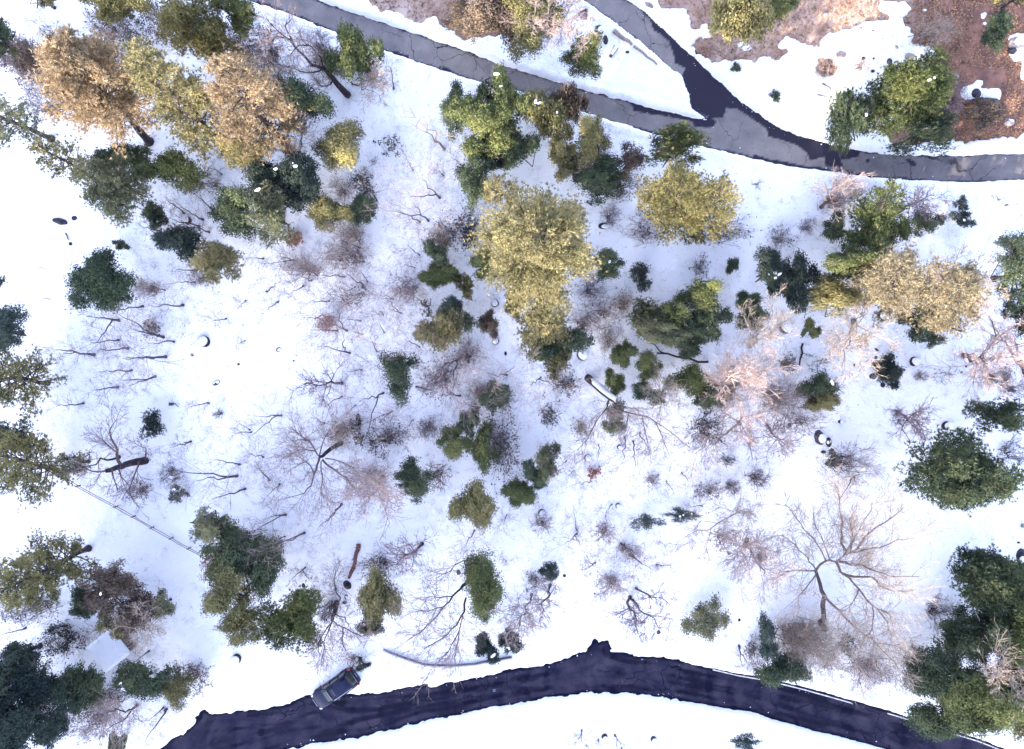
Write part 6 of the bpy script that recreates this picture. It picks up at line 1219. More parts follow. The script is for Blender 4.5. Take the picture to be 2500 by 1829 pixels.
def log(c, r, x0, y0, x1, y1, rad, mat, cat, label, z0=0.3, z1=0.3, cap=False, short=None, name='fallen_log'):
    a, b_ = P3(*T(c, r, x0, y0)), P3(*T(c, r, x1, y1)); m = (a + b_) / 2; p = T(c, r, (x0 + x1) / 2, (y0 + y1) / 2)
    root = thing(name, p, cat, cat, label, short, m); rng = rngn()
    q0 = np.array(a - m) + [0, 0, z0]; q1 = np.array(b_ - m) + [0, 0, z1]; L = np.linalg.norm(q1 - q0)
    pts = [q0 + (q1 - q0) * t + rng.normal(0, 0.02 * L, 3) * np.array([1, 1, 0.2]) * (0 < t < 1) for t in np.linspace(0, 1, 6)]
    segs = polyseg(pts, rad, rad * 0.65)
    e0 = unit(pts[0] - pts[1]); segs = [[*(pts[0] + e0 * 0.02), *pts[0], 0.002, rad]] + segs + [[*pts[-1], *(pts[-1] + unit(pts[-1] - pts[-2]) * 0.02), rad * 0.65, 0.002]]
    link('stem', tube_mesh('stem', segs, mat, 8, rng), root)
    br = []
    for i in range(3):
        q = pts[1 + i]; br += polyseg(stem_pts(rng, q, rng.normal(0, 1, 3) * [1, 1, 0.2] + [0, 0, 0.3], 0.25 * L * rng.uniform(0.3, 0.8), 2, 0.1), rad * 0.35, 0.01)
    link('branch_stubs', tube_mesh('branch_stubs', br, mat, 4, rng), root)
    if cap:
        link('snow_cap', tube_mesh('snow_cap', polyseg([q + np.array([0, 0, rad * 0.55]) for q in pts[0:5]], rad * 0.72, rad * 0.55), SNOW, 8, rng), root)
log(2, 0, 672, 212, 790, 304, 0.22, BARKP, 'log', 'weathered pale log in the snow beside the side road, upper one')
log(2, 0, 802, 316, 956, 436, 0.13, BARKP, 'log', 'weathered pale log in the snow beside the side road, lower one')
log(2, 0, 690, 318, 645, 385, 0.22, BARKB, 'log', 'short snow-topped log right of the oak between the roads', cap=True)
log(1, 2, 682, 288, 650, 440, 0.22, BARKR, 'log', 'red rotten log lying in the snow, upper section', short='the red rotten log')
log(1, 2, 652, 440, 618, 515, 0.20, BARKR, 'log', 'red rotten log lying in the snow, dark lower section')
log(1, 1, 1058, 905, 1162, 928, 0.09, BARK, 'branch', 'straight dark branch on snow left of the purple thicket')
log(0, 0, 1035, 238, 1155, 236, 0.10, BARKP, 'log', 'snow-topped straight log left of the grey-green top pine', cap=True)
log(0, 0, 445, 1545, 468, 1590, 0.06, BARK, 'branch', 'dark branch poking from snow below the long dark boulder')
log(3, 1, 222, 620, 200, 770, 0.10, BARK, 'log', 'thin dark log left of the pale fan tree')
log(3, 1, 850, 480, 1165, 552, 0.16, BARK, 'log', 'dark leaning trunk under the blackish oak', 0.3, 3.0)
log(2, 1, 1290, 742, 930, 688, 0.11, BARK, 'log', 'long dark leaning trunk below the green clump', 0.3, 2.2, short='the long leaning trunk')
log(2, 1, 1010, 690, 780, 560, 0.05, BARK, 'branch', 'dark limb rising beside the long leaning trunk', 1.0, 4.0)
log(3, 0, 350, 560, 410, 600, 0.06, BARKB, 'branch', 'curved brown branch left of the dark roadside pine')
log(3, 0, 320, 632, 385, 655, 0.05, BARKB, 'branch', 'thin branch beside the road left of the dark pine')
log(1, 2, 742, 915, 714, 975, 0.05, BARKP, 'post', 'grey leaning marker post above the parked car', 0.9, 0.3, name='marker_post')
log(3, 2, 1664, 165, 1720, 182, 0.20, ROCKP, 'beam', 'grey beam cut by the right edge above the deck', 0.4, 0.4, name='timber_beam')
log(0, 1, 265, 118, 325, 128, 0.03, BARKP, 'branch', 'faint thin branch on the white slope above the blue-black oak')
log(0, 1, 290, 320, 368, 336, 0.03, BARKP, 'branch', 'faint thin branch on the white slope right of the blue-black oak')

# leaning snow-plastered tree with spreading limbs
def leaning_tree():
    S = lambda x, y, h: np.array(P3(*T(2, 1, x, y), h))
    base = S(508, 850, 0); rng = rngn()
    root = thing('leaning_tree', T(2, 1, 620, 950), 'tree', 'tree', 'leaning tree with snow-plastered trunk and long dark limbs, centre right', 'the snow-plastered trunk', base)
    tr = [S(500, 845, 0.2), S(545, 885, 1.2), (S(600, 935, 2.2)), S(650, 975, 3.2), S(692, 1002, 4.0)]
    tr = [q - base for q in tr]
    link('trunk', tube_mesh('trunk', polyseg(tr, 0.36, 0.26), BARK, 9, rng), root)
    off = np.array([0.05, 0.07, 0.16])
    link('snow_cap', tube_mesh('snow_cap', polyseg([tr[0] * 0.7 + tr[1] * 0.3 + off, tr[1] + off], 0.16, 0.30) + polyseg([q + off for q in tr[1:]], 0.32, 0.24), SNOW, 9, rng), root)
    limbs = [[(640, 1000, 4), (625, 1050, 4.6), (575, 1110, 5), (520, 1200, 5.5)], [(692, 1002, 4), (740, 1045, 4.5), (830, 1050, 5)], [(700, 1060, 4.2), (800, 1085, 4.6), (900, 1105, 5), (1050, 1205, 5.5), (1190, 1325, 6)],
             [(770, 1085, 4.4), (760, 1150, 4.8), (745, 1200, 5)], [(640, 990, 4), (625, 1020, 4.2), (640, 1050, 4.3)], [(950, 1140, 5.2), (990, 1230, 5.5), (1020, 1310, 5.6)], [(560, 1130, 5), (500, 1250, 5.4), (430, 1330, 5.6)], [(860, 1100, 4.8), (880, 1200, 5), (910, 1330, 5)]]
    tw = []; cfg = dict(lev=2, nb=(5, 4), wig=0.14, up=0.0, rmin=0.012)
    for L in limbs:
        pts = [S(*q) - base for q in L]; r0 = 0.075 if len(L) > 3 else 0.05
        link('limb', tube_mesh('limb', polyseg(pts, r0, 0.02), BARKB, 6, rng), root)
        for k in range(10):
            j = rng.integers(0, len(pts) - 1); q = pts[j] + (pts[j + 1] - pts[j]) * rng.random()
            branch(rng, tw, q, unit(pts[j + 1] - pts[j]) * 0.8 + rng.normal(0, 0.5, 3) + [0, -0.2, 0], 1.6, 0.02, 2, cfg)
    link('crown', tube_mesh('crown', tw, TWIG['brown'], 3, rng), root, kind='stuff')
leaning_tree()

# ------------------------------------------------------------------ built things
def boxmesh(name, sx, sy, sz, mat, bevel=0.0):
    bm = bmesh.new(); bmesh.ops.create_cube(bm, size=1)
    for v in bm.verts: v.co = Vector((v.co.x * sx, v.co.y * sy, v.co.z * sz))
    if bevel: bmesh.ops.bevel(bm, geom=bm.edges[:], offset=bevel, segments=2, affect='EDGES')
    me = bpy.data.meshes.new(name); bm.to_mesh(me); bm.free(); me.materials.append(mat); return me
WOOD = solid('weathered_wood', (0.14, 0.085, 0.08), (0.27, 0.18, 0.16), 0.85, 5.0)
def fence():
    pts = [T(0, 1, 430, 1490), T(0, 1, 540, 1556), T(0, 2, 790, 38), T(0, 2, 905, 103), T(0, 2, 1027, 176), T(0, 2, 1153, 246), T(0, 2, 1270, 312), T(0, 2, 1390, 380)]
    W = [P3(*q) for q in pts]; root = thing('rail_fence', pts[3], 'fence', 'fence', 'long low brown rail fence crossing the snow diagonally at left', 'the rail fence', W[0])
    pm = lathe([(0.07, 0.0), (0.065, 1.0), (0.06, 1.08), (0.004, 1.09)], 8)
    pme = npmesh('post', *pm, WOOD, False)
    for q in W: link('post', pme, root, loc=q - W[0])
    rng = rngn()
    for a, b_ in zip(W[:-1], W[1:]):
        for z in (0.55, 0.95):
            A = np.array(a - W[0]) + [0, 0, z]; B = np.array(b_ - W[0]) + [0, 0, z]; M = (A + B) / 2 + rng.normal(0, 0.02, 3)
            d = unit(B - A) * 0.06
            link('rail', tube_mesh('rail', polyseg([A + d, M, B - d], 0.034, 0.03), WOOD, 6, rng), root)
fence()
def shed():
    q = [P3(x, y, 2.3) for x, y in ((207, 1583), (268, 1535), (318, 1597), (256, 1643))]
    c = sum(q, Vector()) / 4; gz = float(G(c.x, c.y)); ex = (q[1] - q[0]); ex.z = 0; L = ex.length; ey = q[3] - q[0]; ey.z = 0; Wd = ey.length
    root = thing('shed', (262, 1590), 'shed', 'shed', 'small shed under a smooth snow-covered roof at lower left', 'the snowy shed roof', (c.x, c.y, gz))
    root.rotation_euler = (0, 0, math.atan2(ex.y, ex.x))
    wm = solid('shed_boards', (0.09, 0.06, 0.06), (0.16, 0.11, 0.10), 0.85, 4.0)
    for i in range(9):
        x = -L / 2 + 0.2 + (L - 0.4) * (i + 0.5) / 9
        for s in (-1, 1): link('board', boxmesh('board', (L - 0.4) / 9 - 0.015, 0.05, 2.05, wm), root, loc=(x, s * (Wd / 2 - 0.2), 1.02))
    for i in range(9):
        y = -Wd / 2 + 0.26 + (Wd - 0.52) * (i + 0.5) / 9
        for s in (-1, 1): link('board', boxmesh('board', 0.05, (Wd - 0.52) / 9 - 0.015, 2.05, wm), root, loc=(s * (L / 2 - 0.2), y, 1.02))
    link('roof', boxmesh('roof', L, Wd, 0.09, wm, 0.01), root, loc=(0, 0, 2.1))
    bm = bmesh.new(); bmesh.ops.create_grid(bm, x_segments=24, y_segments=24, size=0.5); rng = np.random.default_rng(4)
    for v in bm.verts:
        e = min(0.5 - abs(v.co.x), 0.5 - abs(v.co.y)); x, y = v.co.x * L * 1.02, v.co.y * Wd * 1.02
        v.co = Vector((x, y, 0.0 if e < 1e-4 else 0.2 * (1 - math.exp(-e * 22)) + 0.03 * float(fbm(np.array(x * 1.5 + 9), np.array(y * 1.5), 3, 2))))
    me = bpy.data.meshes.new('roof_snow'); bm.to_mesh(me); bm.free(); me.materials.append(SNOW)
    for p in me.polygons: p.use_smooth = True
    link('roof_snow', me, root, loc=(0, 0, 2.147))
shed()
def wall():
    Z_ = [(845, 990), (890, 1012), (1000, 1050), (1120, 1088), (1210, 1094), (1300, 1095), (1450, 1085), (1560, 1062), (1695, 1040)]
    pts = [T(1, 2, *q) for q in Z_]; W = [P3(*q) for q in pts]; o = W[4]
    root = thing('retaining_wall', pts[4], 'wall', 'wall', 'low dark curved retaining wall capped with snow above the lower road', 'the curved low wall', o)
    cm = solid('wall_stone', (0.09, 0.08, 0.10), (0.26, 0.23, 0.26), 0.9, 2.5, 0.02)
    for nm, mat, hw, z0, z1 in (('wall_body', cm, 0.15, -0.1, 0.55), ('snow_cap', SNOW, 0.135, 0.552, 0.72)):
        V = []
        for i, q in enumerate(W):
            a = W[max(0, i - 1)]; b_ = W[min(len(W) - 1, i + 1)]; t = (b_ - a); nrm = Vector((-t.y, t.x, 0)).normalized()
            e = sstep(-0.5, 2.0, np.array(float(i)))
            for s, z in ((-1, z0), (1, z0), (1, z0 + (z1 - z0) * (0.6 if nm == 'snow_cap' else 1)), (0, z1 + 0.004), (-1, z0 + (z1 - z0) * (0.6 if nm == 'snow_cap' else 1))):
                off = nrm * (s * hw - (0.06 if nm == 'snow_cap' else 0)); V.append(q - o + Vector((off.x, off.y, z * (0.55 + 0.45 * float(e)))))
        n = len(W); Fc = [(i * 5 + k, i * 5 + (k + 1) % 5, (i + 1) * 5 + (k + 1) % 5, (i + 1) * 5 + k) for i in range(n - 1) for k in range(5)]
        me = npmesh(nm, [tuple(v) for v in V], Fc, mat, nm == 'snow_cap')
        link(nm, me, root)
wall()
def deck():
    c = P3(2530, 1425, 1.0); gz = float(G(c.x, c.y)); root = thing('timber_deck', (2492, 1390), 'deck', 'deck', 'corner of a tan timber deck at the right edge above the forest', 'the deck', (c.x, c.y, gz)); root.rotation_euler = (0, 0, R(-8))
    tm = solid('deck_timber', (0.33, 0.22, 0.16), (0.46, 0.33, 0.25), 0.8, 3.0)
    me = boxmesh('plank', 3.0, 0.2, 0.05, tm)
    for i in range(12): link('plank', me, root, loc=(0, -1.3 + 0.22 * i, 0.9))
    for x in (-1.3, 1.3):
        for y in (-1.2, 1.0): link('leg', boxmesh('leg', 0.12, 0.12, 0.9, WOOD), root, loc=(x, y, 0.42))
deck()
def small_post():
    b0 = P3(*T(0, 1, 1148, 1019)); root = thing('utility_box', T(0, 1, 1148, 1019), 'box', 'box', 'small dark square box in the snow of the white clearing', 'the small dark box', (b0.x, b0.y, b0.z + 0.2))
    dm = solid('box_metal', (0.03, 0.032, 0.045), (0.06, 0.06, 0.075), 0.5, 5.0)
    link('cabinet', boxmesh('cabinet', 0.27, 0.25, 0.5, dm, 0.02), root, loc=(0, 0, 0.22)); link('lid', boxmesh('lid', 0.31, 0.29, 0.04, dm, 0.01), root, loc=(0, 0, 0.49))
small_post()
log(0, 1, 1176, 1012, 1188, 1040, 0.04, BARK, 'post', 'short leaning stake right of the small dark box', 0.7, 0.2, name='stake')
def manhole():
    b0 = P3(*T(1, 2, 1577, 1263)); root = thing('valve_cover', T(1, 2, 1577, 1263), 'cover', 'cover', 'small round blue-rimmed valve cover in the lower road', 'the valve cover', (b0.x, b0.y, b0.z + 0.004))
    V, Fc = lathe([(0.13, 0.0), (0.13, 0.012), (0.075, 0.012), (0.075, 0.004)], 20)
    link('rim', npmesh('rim', V, Fc, solid('cover_paint', (0.10, 0.17, 0.30), None, 0.5)), root)
    V, Fc = lathe([(0.073, 0.006), (0.03, 0.008), (0.002, 0.008)], 20)
    link('lid', npmesh('lid', V, Fc, solid('cover_iron', (0.03, 0.03, 0.035), None, 0.6)), root)
manhole()

# ------------------------------------------------------------------ parked car
def car():
    p0 = P3(823, 1674); fw = Vector((-0.82, -0.572, 0)).normalized()
    root = thing('parked_car', (818, 1680), 'car', 'car', 'dark blue-black SUV parked half on the snow beside the lower road', 'the parked car', p0 + Vector((0, 0, 0.06)))
    root.rotation_euler = (0, 0, math.atan2(fw.y, fw.x))
    paint = solid('car_paint', (0.005, 0.009, 0.040), None, 0.35, spec=0.25, coat=0.0)
    glass = solid('car_glass', (0.020, 0.028, 0.030), None, 0.06, spec=0.8)
    black = solid('black_plastic', (0.012, 0.012, 0.014), None, 0.55)
    chrome = solid('rail_metal', (0.55, 0.56, 0.60), None, 0.35, metal=0.9)
    red = solid('tail_lamp', (0.45, 0.015, 0.03), None, 0.15, spec=0.6)
    lamp = solid('head_lamp', (0.42, 0.44, 0.47), None, 0.12, spec=0.7)
    white = solid('plate_white', (0.75, 0.76, 0.78), None, 0.5)
    rubber = solid('rubber', (0.014, 0.014, 0.016), None, 0.85); alloy = solid('alloy', (0.35, 0.36, 0.38), None, 0.3, metal=0.9)
    def loft(name, sts, mat, sub=2, parent=root):
        n = len(sts[0]); V = [v for s in sts for v in s]
        Fc = [(i * n + k, i * n + (k + 1) % n, (i + 1) * n + (k + 1) % n, (i + 1) * n + k) for i in range(len(sts) - 1) for k in range(n)]
        bm = bmesh.new(); bv = [bm.verts.new(v) for v in V]
        for f in Fc: bm.faces.new([bv[i] for i in f])
        bm.faces.new([bv[i] for i in range(n)][::-1]); bm.faces.new([bv[(len(sts) - 1) * n + i] for i in range(n)])
        bmesh.ops.recalc_face_normals(bm, faces=bm.faces[:])
        me = bpy.data.meshes.new(name); bm.to_mesh(me); bm.free(); me.materials.append(mat)
        for pg in me.polygons: pg.use_smooth = True
        o = link(name, me, parent)
        if sub: m = o.modifiers.new('sub', 'SUBSURF'); m.levels = sub; m.render_levels = sub
        return o
    def sec(x, w, zb, zt, crown=0.03):     # body section, clockwise
        return [(x, -w * 0.88, zb), (x, -w, zb + 0.12), (x, -w, zb + 0.3), (x, -w * 0.985, zt - 0.12), (x, -w * 0.90, zt), (x, 0, zt + crown), (x, w * 0.90, zt), (x, w * 0.985, zt - 0.12), (x, w, zb + 0.3), (x, w, zb + 0.12), (x, w * 0.88, zb)]
    body = loft('body', [sec(2.28, 0.62, 0.36, 0.70), sec(2.24, 0.72, 0.30, 0.76), sec(2.05, 0.84, 0.26, 0.88), sec(1.6, 0.90, 0.25, 0.99, 0.05), sec(1.05, 0.915, 0.25, 1.05, 0.05), sec(0.2, 0.92, 0.25, 1.06), sec(-1.0, 0.92, 0.25, 1.07), sec(-1.8, 0.905, 0.26, 1.07), sec(-2.15, 0.86, 0.28, 1.04), sec(-2.30, 0.78, 0.32, 0.92), sec(-2.34, 0.70, 0.36, 0.80)], paint)
    def gs(x, wb, zb, wt, zt):
        return [(x, -wb, zb), (x, -(wb * 0.45 + wt * 0.55), zb + (zt - zb) * 0.55), (x, -wt, zt - 0.05), (x, -wt * 0.86, zt), (x, 0, zt + 0.02), (x, wt * 0.86, zt), (x, wt, zt - 0.05), (x, wb * 0.45 + wt * 0.55, zb + (zt - zb) * 0.55), (x, wb, zb)]
    loft('cabin', [gs(1.12, 0.76, 1.0, 0.72, 1.08), gs(0.72, 0.82, 1.0, 0.70, 1.38), gs(0.30, 0.84, 1.0, 0.68, 1.60), gs(-0.2, 0.84, 1.0, 0.68, 1.66), gs(-1.2, 0.84, 1.0, 0.67, 1.66), gs(-1.72, 0.82, 1.0, 0.66, 1.61), gs(-1.98, 0.79, 1.0, 0.66, 1.36), gs(-2.20, 0.74, 0.98, 0.68, 1.04)], paint)
    def panel(name, pts, mat, parent=root, th=0.012, seg=4):
        """curved sheet through 4 corners with thickness"""
        P = [Vector(q) for q in pts]; bm = bmesh.new(); nrm = (P[1] - P[0]).cross(P[3] - P[0]).normalized()
        g = [[bm.verts.new(P[0].lerp(P[1], i / seg).lerp(P[3].lerp(P[2], i / seg), j / seg) + nrm * 0.05 * (1 - (2 * i / seg - 1) ** 2) * (1 if th > 0.011 else 0.3)) for i in range(seg + 1)] for j in range(seg + 1)]
        fs = [bm.faces.new((g[j][i], g[j][i + 1], g[j + 1][i + 1], g[j + 1][i])) for j in range(seg) for i in range(seg)]
        r_ = bmesh.ops.extrude_face_region(bm, geom=fs); bmesh.ops.translate(bm, vec=-nrm * th, verts=[v for v in r_['geom'] if isinstance(v, bmesh.types.BMVert)])
        bmesh.ops.recalc_face_normals(bm, faces=bm.faces[:])
        me = bpy.data.meshes.new(name); bm.to_mesh(me); bm.free(); me.materials.append(mat)
        for pg in me.polygons: pg.use_smooth = True
        return link(name, me, parent)
    panel('windshield', [(1.10, 0.70, 1.10), (1.10, -0.70, 1.10), (0.36, -0.60, 1.60), (0.36, 0.60, 1.60)][::-1], glass, th=0.012)
    panel('rear_window', [(-2.20, -0.66, 1.10), (-2.20, 0.66, 1.10), (-1.80, 0.60, 1.60), (-1.80, -0.60, 1.60)][::-1], glass, th=0.012)
    roof = panel('roof_panel', [(0.28, 0.57, 1.635), (0.28, -0.57, 1.635), (-1.70, -0.57, 1.635), (-1.70, 0.57, 1.635)][::-1], paint, th=0.02)
    for y in (-0.36, -0.18, 0, 0.18, 0.36): link('rib', boxmesh('rib', 1.7, 0.03, 0.016, paint, 0.006), roof, loc=(-0.72, y, 1.675 + 0.012 * (1 - abs(y))))
    for s in (-1, 1):
        for (xa, xb, ta, tb) in ((0.78, -0.02, 0.40, -0.02), (-0.08, -0.98, -0.08, -0.98), (-1.04, -1.80, -1.04, -1.62)):
            q = [(xa, s * 0.865, 1.10), (xb, s * 0.865, 1.10), (tb, s * 0.705, 1.54), (ta, s * 0.705, 1.54)]
            panel('side_window', q if s > 0 else q[::-1], glass, th=0.010)
        for (xa, xb) in ((0.98, -0.03), (-0.06, -1.02)):
            q = [(xa, s * 0.925, 0.42), (xb, s * 0.925, 0.42), (xb, s * 0.915, 1.0), (xa, s * 0.915, 1.0)]
            dr_ = panel('door', q if s > 0 else q[::-1], paint, th=0.010)
            link('handle', boxmesh('handle', 0.2, 0.03, 0.03, chrome, 0.008), dr_, loc=(xb + 0.18, s * 0.95, 0.90))
        link('roof_rail', tube_mesh('roof_rail', polyseg([np.array(q) for q in ((0.25, s * 0.62, 1.66), (0.05, s * 0.63, 1.73), (-1.5, s * 0.63, 1.73), (-1.68, s * 0.62, 1.66))], 0.02, 0.02), chrome if s > 0 else black, 6), root)
        mi = link('mirror', ROCKS[0], root, loc=(0.82, s * 1.03, 1.08)); mi.scale = (0.09, 0.12, 0.07); mi.data = blob('mirror', 7, 0.1, paint, 2); mi.data.name = 'mirror'
        hl = link('headlight', blob('headlight', 9, 0.1, lamp, 3), root, loc=(2.07, s * 0.70, 0.80)); hl.scale = (0.17, 0.10, 0.06); hl.rotation_euler = (0, 0.25, -s * 0.55)
        tl = link('taillight', blob('taillight', 11, 0.1, red, 3), root, loc=(-2.17, s * 0.80, 0.98)); tl.scale = (0.13, 0.11, 0.17)
        for x in (1.42, -1.42):
            w = link('wheel', None, root, loc=(x, s * 0.83, 0.33)); w.rotation_euler = (R(90), 0, 0)
            V, Fc = lathe([(0.21, -0.11), (0.31, -0.11), (0.34, -0.07), (0.34, 0.07), (0.31, 0.11), (0.21, 0.11)], 24); link('tyre', npmesh('tyre', V, Fc, rubber, True), w)
            V, Fc = lathe([(0.21, -0.10), (0.20, -0.02), (0.05, 0.0), (0.2, 0.02), (0.21, 0.10)], 10); link('rim', npmesh('rim', V, Fc, alloy), w)
            ar = panel('wheel_arch', [(x + 0.42, s * 0.93, 0.36), (x - 0.42, s * 0.93, 0.36), (x - 0.30, s * 0.928, 0.74), (x + 0.30, s * 0.928, 0.74)] if s > 0 else [(x - 0.42, s * 0.93, 0.36), (x + 0.42, s * 0.93, 0.36), (x + 0.30, s * 0.928, 0.74), (x - 0.30, s * 0.928, 0.74)], black, th=0.010)
    link('rear_bumper', boxmesh('rear_bumper', 0.12, 1.5, 0.22, black, 0.05), root, loc=(-2.30, 0, 0.50))
    link('front_bumper', boxmesh('front_bumper', 0.14, 1.3, 0.18, black, 0.05), root, loc=(2.22, 0, 0.46))
    link('grille', boxmesh('grille', 0.05, 0.8, 0.16, chrome, 0.02), root, loc=(2.27, 0, 0.66))
    pl = link('number_plate', boxmesh('number_plate', 0.02, 0.42, 0.15, white, 0.005), root, loc=(-2.335, 0.0, 0.84)); pl.rotation_euler = (0, -0.35, 0)
    link('spoiler', boxmesh('spoiler', 0.22, 1.16, 0.035, black, 0.012), root, loc=(-1.80, 0, 1.648))
    for y in (-0.1, 0.42): link('wiper', tube_mesh('wiper', polyseg([np.array((1.11, y, 1.125)), np.array((0.93, y - 0.42, 1.27))], 0.012, 0.008), black, 4), root)
car()

# ------------------------------------------------------------------ fine ground stuff: litter on snow, dead grass on the bare slope
LITTER = leafmat('litter', (0.10, 0.07, 0.08), (0.45, 0.33, 0.31), 0.0)
rng = np.random.default_rng(77)
wood = np.array([it['px'] for it in ITEMS if it['o'].name.split('.')[0] in ('bare_sapling', 'bare_tree', 'bare_shrub', 'oak_tree', 'pine_tree')])
n = 20000; pk = wood[rng.integers(0, len(wood), n)] + rng.normal(0, 40, (n, 2))
lx, ly = (pk[:, 0] - CX) / 26.0, (CY - pk[:, 1]) / 26.0
ok = (np.abs(lx) < 49) & (np.abs(ly) < 37); lx, ly = lx[ok], ly[ok]
ix = np.clip(np.searchsorted(SX, lx), 0, len(SX) - 1); iy = np.clip(np.searchsorted(SY, ly), 0, len(SY) - 1)
ok = dist[iy, ix] > 0.25; lx, ly, ix, iy = lx[ok], ly[ok], ix[ok], iy[ok]
C = np.stack([lx, ly, Zs[iy, ix] + 0.035], 1)
V, Fc = leaves(rng, C, np.tile([[0, 0, 1.0]], (len(C), 1)), 0.055, 0.4, 0.3)
link('leaf_litter', npmesh('leaf_litter', V, Fc, LITTER, False, {'tint': ('FACE', rng.random(len(Fc)))}), kind='stuff', label='scattered dry leaves and twig scraps lying on the snow', category='leaf litter')
cand = np.argwhere((dist > -0.55) & (dist < 0.10) & (np.abs(X) < 49) & (np.abs(Y) < 37) & (dr < db))
cand = cand[rng.random(len(cand)) < 0.05]
bmx = bmesh.new(); bmesh.ops.create_icosphere(bmx, subdivisions=1, radius=1); iv = np.array([v.co[:] for v in bmx.verts]); bmx.faces.ensure_lookup_table(); ifc = np.array([[v.index for v in f.verts] for f in bmx.faces]); bmx.free()
m_ = len(cand); sz = 0.015 + 0.055 * rng.random((m_, 1, 1)) ** 3
ctr_ = np.stack([X[cand[:, 0], cand[:, 1]] + rng.normal(0, 0.08, m_), Y[cand[:, 0], cand[:, 1]] + rng.normal(0, 0.08, m_), Z[cand[:, 0], cand[:, 1]] + 0.02], 1)
V = (ctr_[:, None, :] + iv[None] * sz * rng.uniform(0.7, 1.3, (m_, len(iv), 1))).reshape(-1, 3)
link('snow_crumbs', npmesh('snow_crumbs', V, (ifc[None] + (np.arange(m_) * len(iv))[:, None, None]).reshape(-1, 3), SNOW), kind='stuff', label='small crumbs of snow scattered along the road edges', category='snow')
# fine low undergrowth twigs poking through the snow all over the wood
def spikes(C, D, L, r):
    S = np.concatenate([C, C + D * L[:, None], np.full((len(C), 1), r), np.full((len(C), 1), -1.0)], 1); return tubes(S, 3)
bs_ = np.array([it['px'] for it in ITEMS if it['o'].name.split('.')[0] in ('bare_sapling', 'bare_tree', 'bare_shrub', 'oak_tree')])
n = 5200; pk = bs_[rng.integers(0, len(bs_), n)] + rng.normal(0, 55, (n, 2)); ux_, uy_ = (pk[:, 0] - CX) / 26.0, (CY - pk[:, 1]) / 26.0
ok = (np.abs(ux_) < 49) & (np.abs(uy_) < 37); ux_, uy_ = ux_[ok], uy_[ok]
ix = np.clip(np.searchsorted(SX, ux_), 0, len(SX) - 1); iy = np.clip(np.searchsorted(SY, uy_), 0, len(SY) - 1)
ok = dist[iy, ix] > 0.5; ux_, uy_, ix, iy = ux_[ok], uy_[ok], ix[ok], iy[ok]
base_ = np.stack([ux_, uy_, Zs[iy, ix] - 0.05], 1); k_ = 9
C = np.repeat(base_, k_, 0) + rng.normal(0, 0.12, (len(base_) * k_, 3)) * [1, 1, 0]; D = unit_rows(rng.normal(0, 0.55, C.shape) * [1, 1, 0.3] + [0, 0, 0.75])
V, Fc = spikes(C, D, np.repeat(rng.uniform(0.35, 1.1, len(base_)), k_) * rng.uniform(0.5, 1.1, len(C)), 0.0085)
link('undergrowth', npmesh('undergrowth', V, Fc, TWIG['pink'], False, {'tint': ('FACE', np.tile(rng.random(len(C)), 3))}), kind='stuff', label='fine leafless undergrowth twigs poking through the snow', category='undergrowth')
gx = rng.uniform(-12, 49, 2600); gy = rng.uniform(18, 37, 2600); gz = G(gx, gy); ppx, ppy = to_px(gx, gy, gz); dd = np.full(len(gx), 400.0)
for p in BARE[:2]: dd = np.minimum(dd, sdf(ppx, ppy, p))
kp = np.flatnonzero(dd < -3)[:420]; sz = 0.02 + 0.09 * rng.random((len(kp), 1, 1)) ** 3
V = (np.stack([gx[kp], gy[kp], gz[kp]], 1)[:, None, :] + iv[None] * sz * rng.uniform(0.7, 1.3, (len(kp), len(iv), 1))).reshape(-1, 3)
link('pebbles', npmesh('pebbles', V, (ifc[None] + (np.arange(len(kp)) * len(iv))[:, None, None]).reshape(-1, 3), ROCKP), kind='stuff', label='pale pebbles strewn over the bare brown slope', category='pebbles')
# melt hollows in the snow round stems
so = bpy.data.objects['snow'].data; co = np.zeros(len(so.vertices) * 3, np.float32); so.vertices.foreach_get('co', co); co = co.reshape(-1, 3)
near = (np.abs(co[:, 0]) < 51) & (np.abs(co[:, 1]) < 39); nid = np.flatnonzero(near); cs = co[nid]; dep = np.zeros(len(nid), np.float32)
order_ = np.argsort(cs[:, 0]); sx_ = cs[order_, 0]
for it in ITEMS:
    nm_ = it['o'].name.split('.')[0]
    if nm_ in ('bare_sapling', 'tree_stump', 'bare_tree', 'pine_tree', 'oak_tree'):
        wr_ = {'bare_sapling': 0.38, 'tree_stump': 0.6, 'bare_tree': 0.6, 'pine_tree': 0.9, 'oak_tree': 0.9}[nm_]; wx, wy = it['o'].location[:2]
        a_, b_ = np.searchsorted(sx_, wx - 2 * wr_), np.searchsorted(sx_, wx + 2 * wr_); q_ = order_[a_:b_]
        dep[q_] = np.maximum(dep[q_], np.exp(-((cs[q_, 0] - wx) ** 2 + (cs[q_, 1] - wy) ** 2) / (wr_ * wr_) * 1.6))
co[nid, 2] -= 0.20 * dep; so.vertices.foreach_set('co', co.ravel()); so.update()
GRASS = leafmat('dead_grass', (0.20, 0.10, 0.06), (0.56, 0.40, 0.27), 0.15)
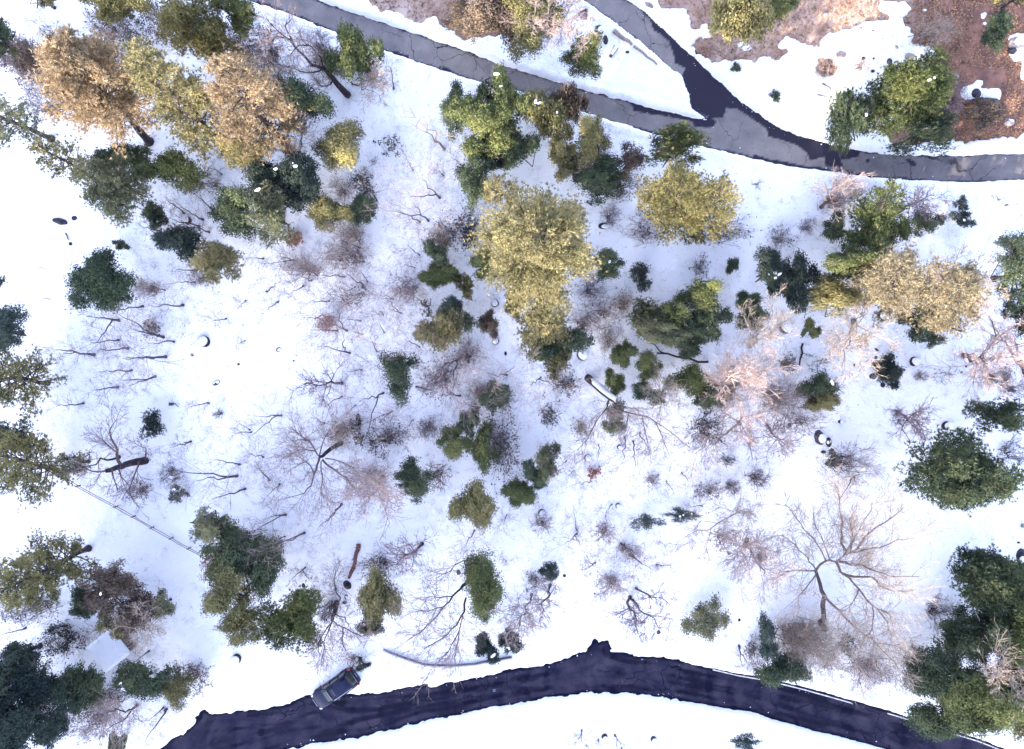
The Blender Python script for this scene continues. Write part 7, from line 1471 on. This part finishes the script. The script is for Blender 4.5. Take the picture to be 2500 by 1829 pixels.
n = 60000; gx = rng.uniform(-13, 50, n); gy = rng.uniform(18, 38, n); gz = G(gx, gy); ppx, ppy = to_px(gx, gy, gz)
dd = np.full(n, 400.0)
for p in BARE[:4]: dd = np.minimum(dd, sdf(ppx, ppy, p))
keep = (dd < 4) & (vnoise(gx * 0.6, gy * 0.6, 8) > -0.22); gx, gy, gz = gx[keep], gy[keep], gz[keep]
C = np.stack([gx, gy, gz + 0.01], 1); D = np.tile([[0, 0, 0.7]], (len(C), 1)) + rng.normal(0, 0.3, (len(C), 3)) * [1, 1, 0]
V, Fc = needles(rng, C, D, 0.22, 3)
link('dead_grass', npmesh('dead_grass', V, Fc, GRASS, False, {'tint': ('FACE', rng.random(len(Fc)))}), kind='stuff', label='dry tan and russet grass on the bare upper slope', category='grass')

# ------------------------------------------------------------------ labels: each one singles out one thing
LM = [(it['short'], it['px']) for it in ITEMS if it['short']]
def dirword(dx, dy):
    a = math.degrees(math.atan2(-dy, dx)) % 360
    return ['right of', 'up and right of', 'above', 'up and left of', 'left of', 'down and left of', 'below', 'down and right of'][int((a + 22.5) // 45) % 8]
buckets = {}
for it in ITEMS:
    if it['label']: it['o']['label'] = it['label']; continue
    best = min(LM, key=lambda l: (l[1][0] - it['px'][0]) ** 2 + (l[1][1] - it['px'][1]) ** 2)
    dx, dy = it['px'][0] - best[1][0], it['px'][1] - best[1][1]
    buckets.setdefault((it['look'], dirword(dx, dy), best[0]), []).append((math.hypot(dx, dy), it))
ORD = ['nearest', 'second nearest', 'third nearest', 'fourth nearest', 'fifth nearest', 'sixth nearest', 'seventh nearest', 'eighth nearest']

for (lk, dw, lm), lst in buckets.items():
    lst.sort(key=lambda t: t[0])
    for i, (_, it) in enumerate(lst):
        it['o']['label'] = '%s %s %s' % (lk, dw, lm) + (', %s of %d' % (ORD[i], len(lst)) if len(lst) > 1 else '')
print('THINGS', len(ITEMS), 'TRIS', sum(sum(len(p.vertices) - 2 for p in m.polygons) if len(m.polygons) < 2000 else len(m.polygons) * (2 if m.polygons[0].loop_total == 4 else 1) for m in bpy.data.meshes))
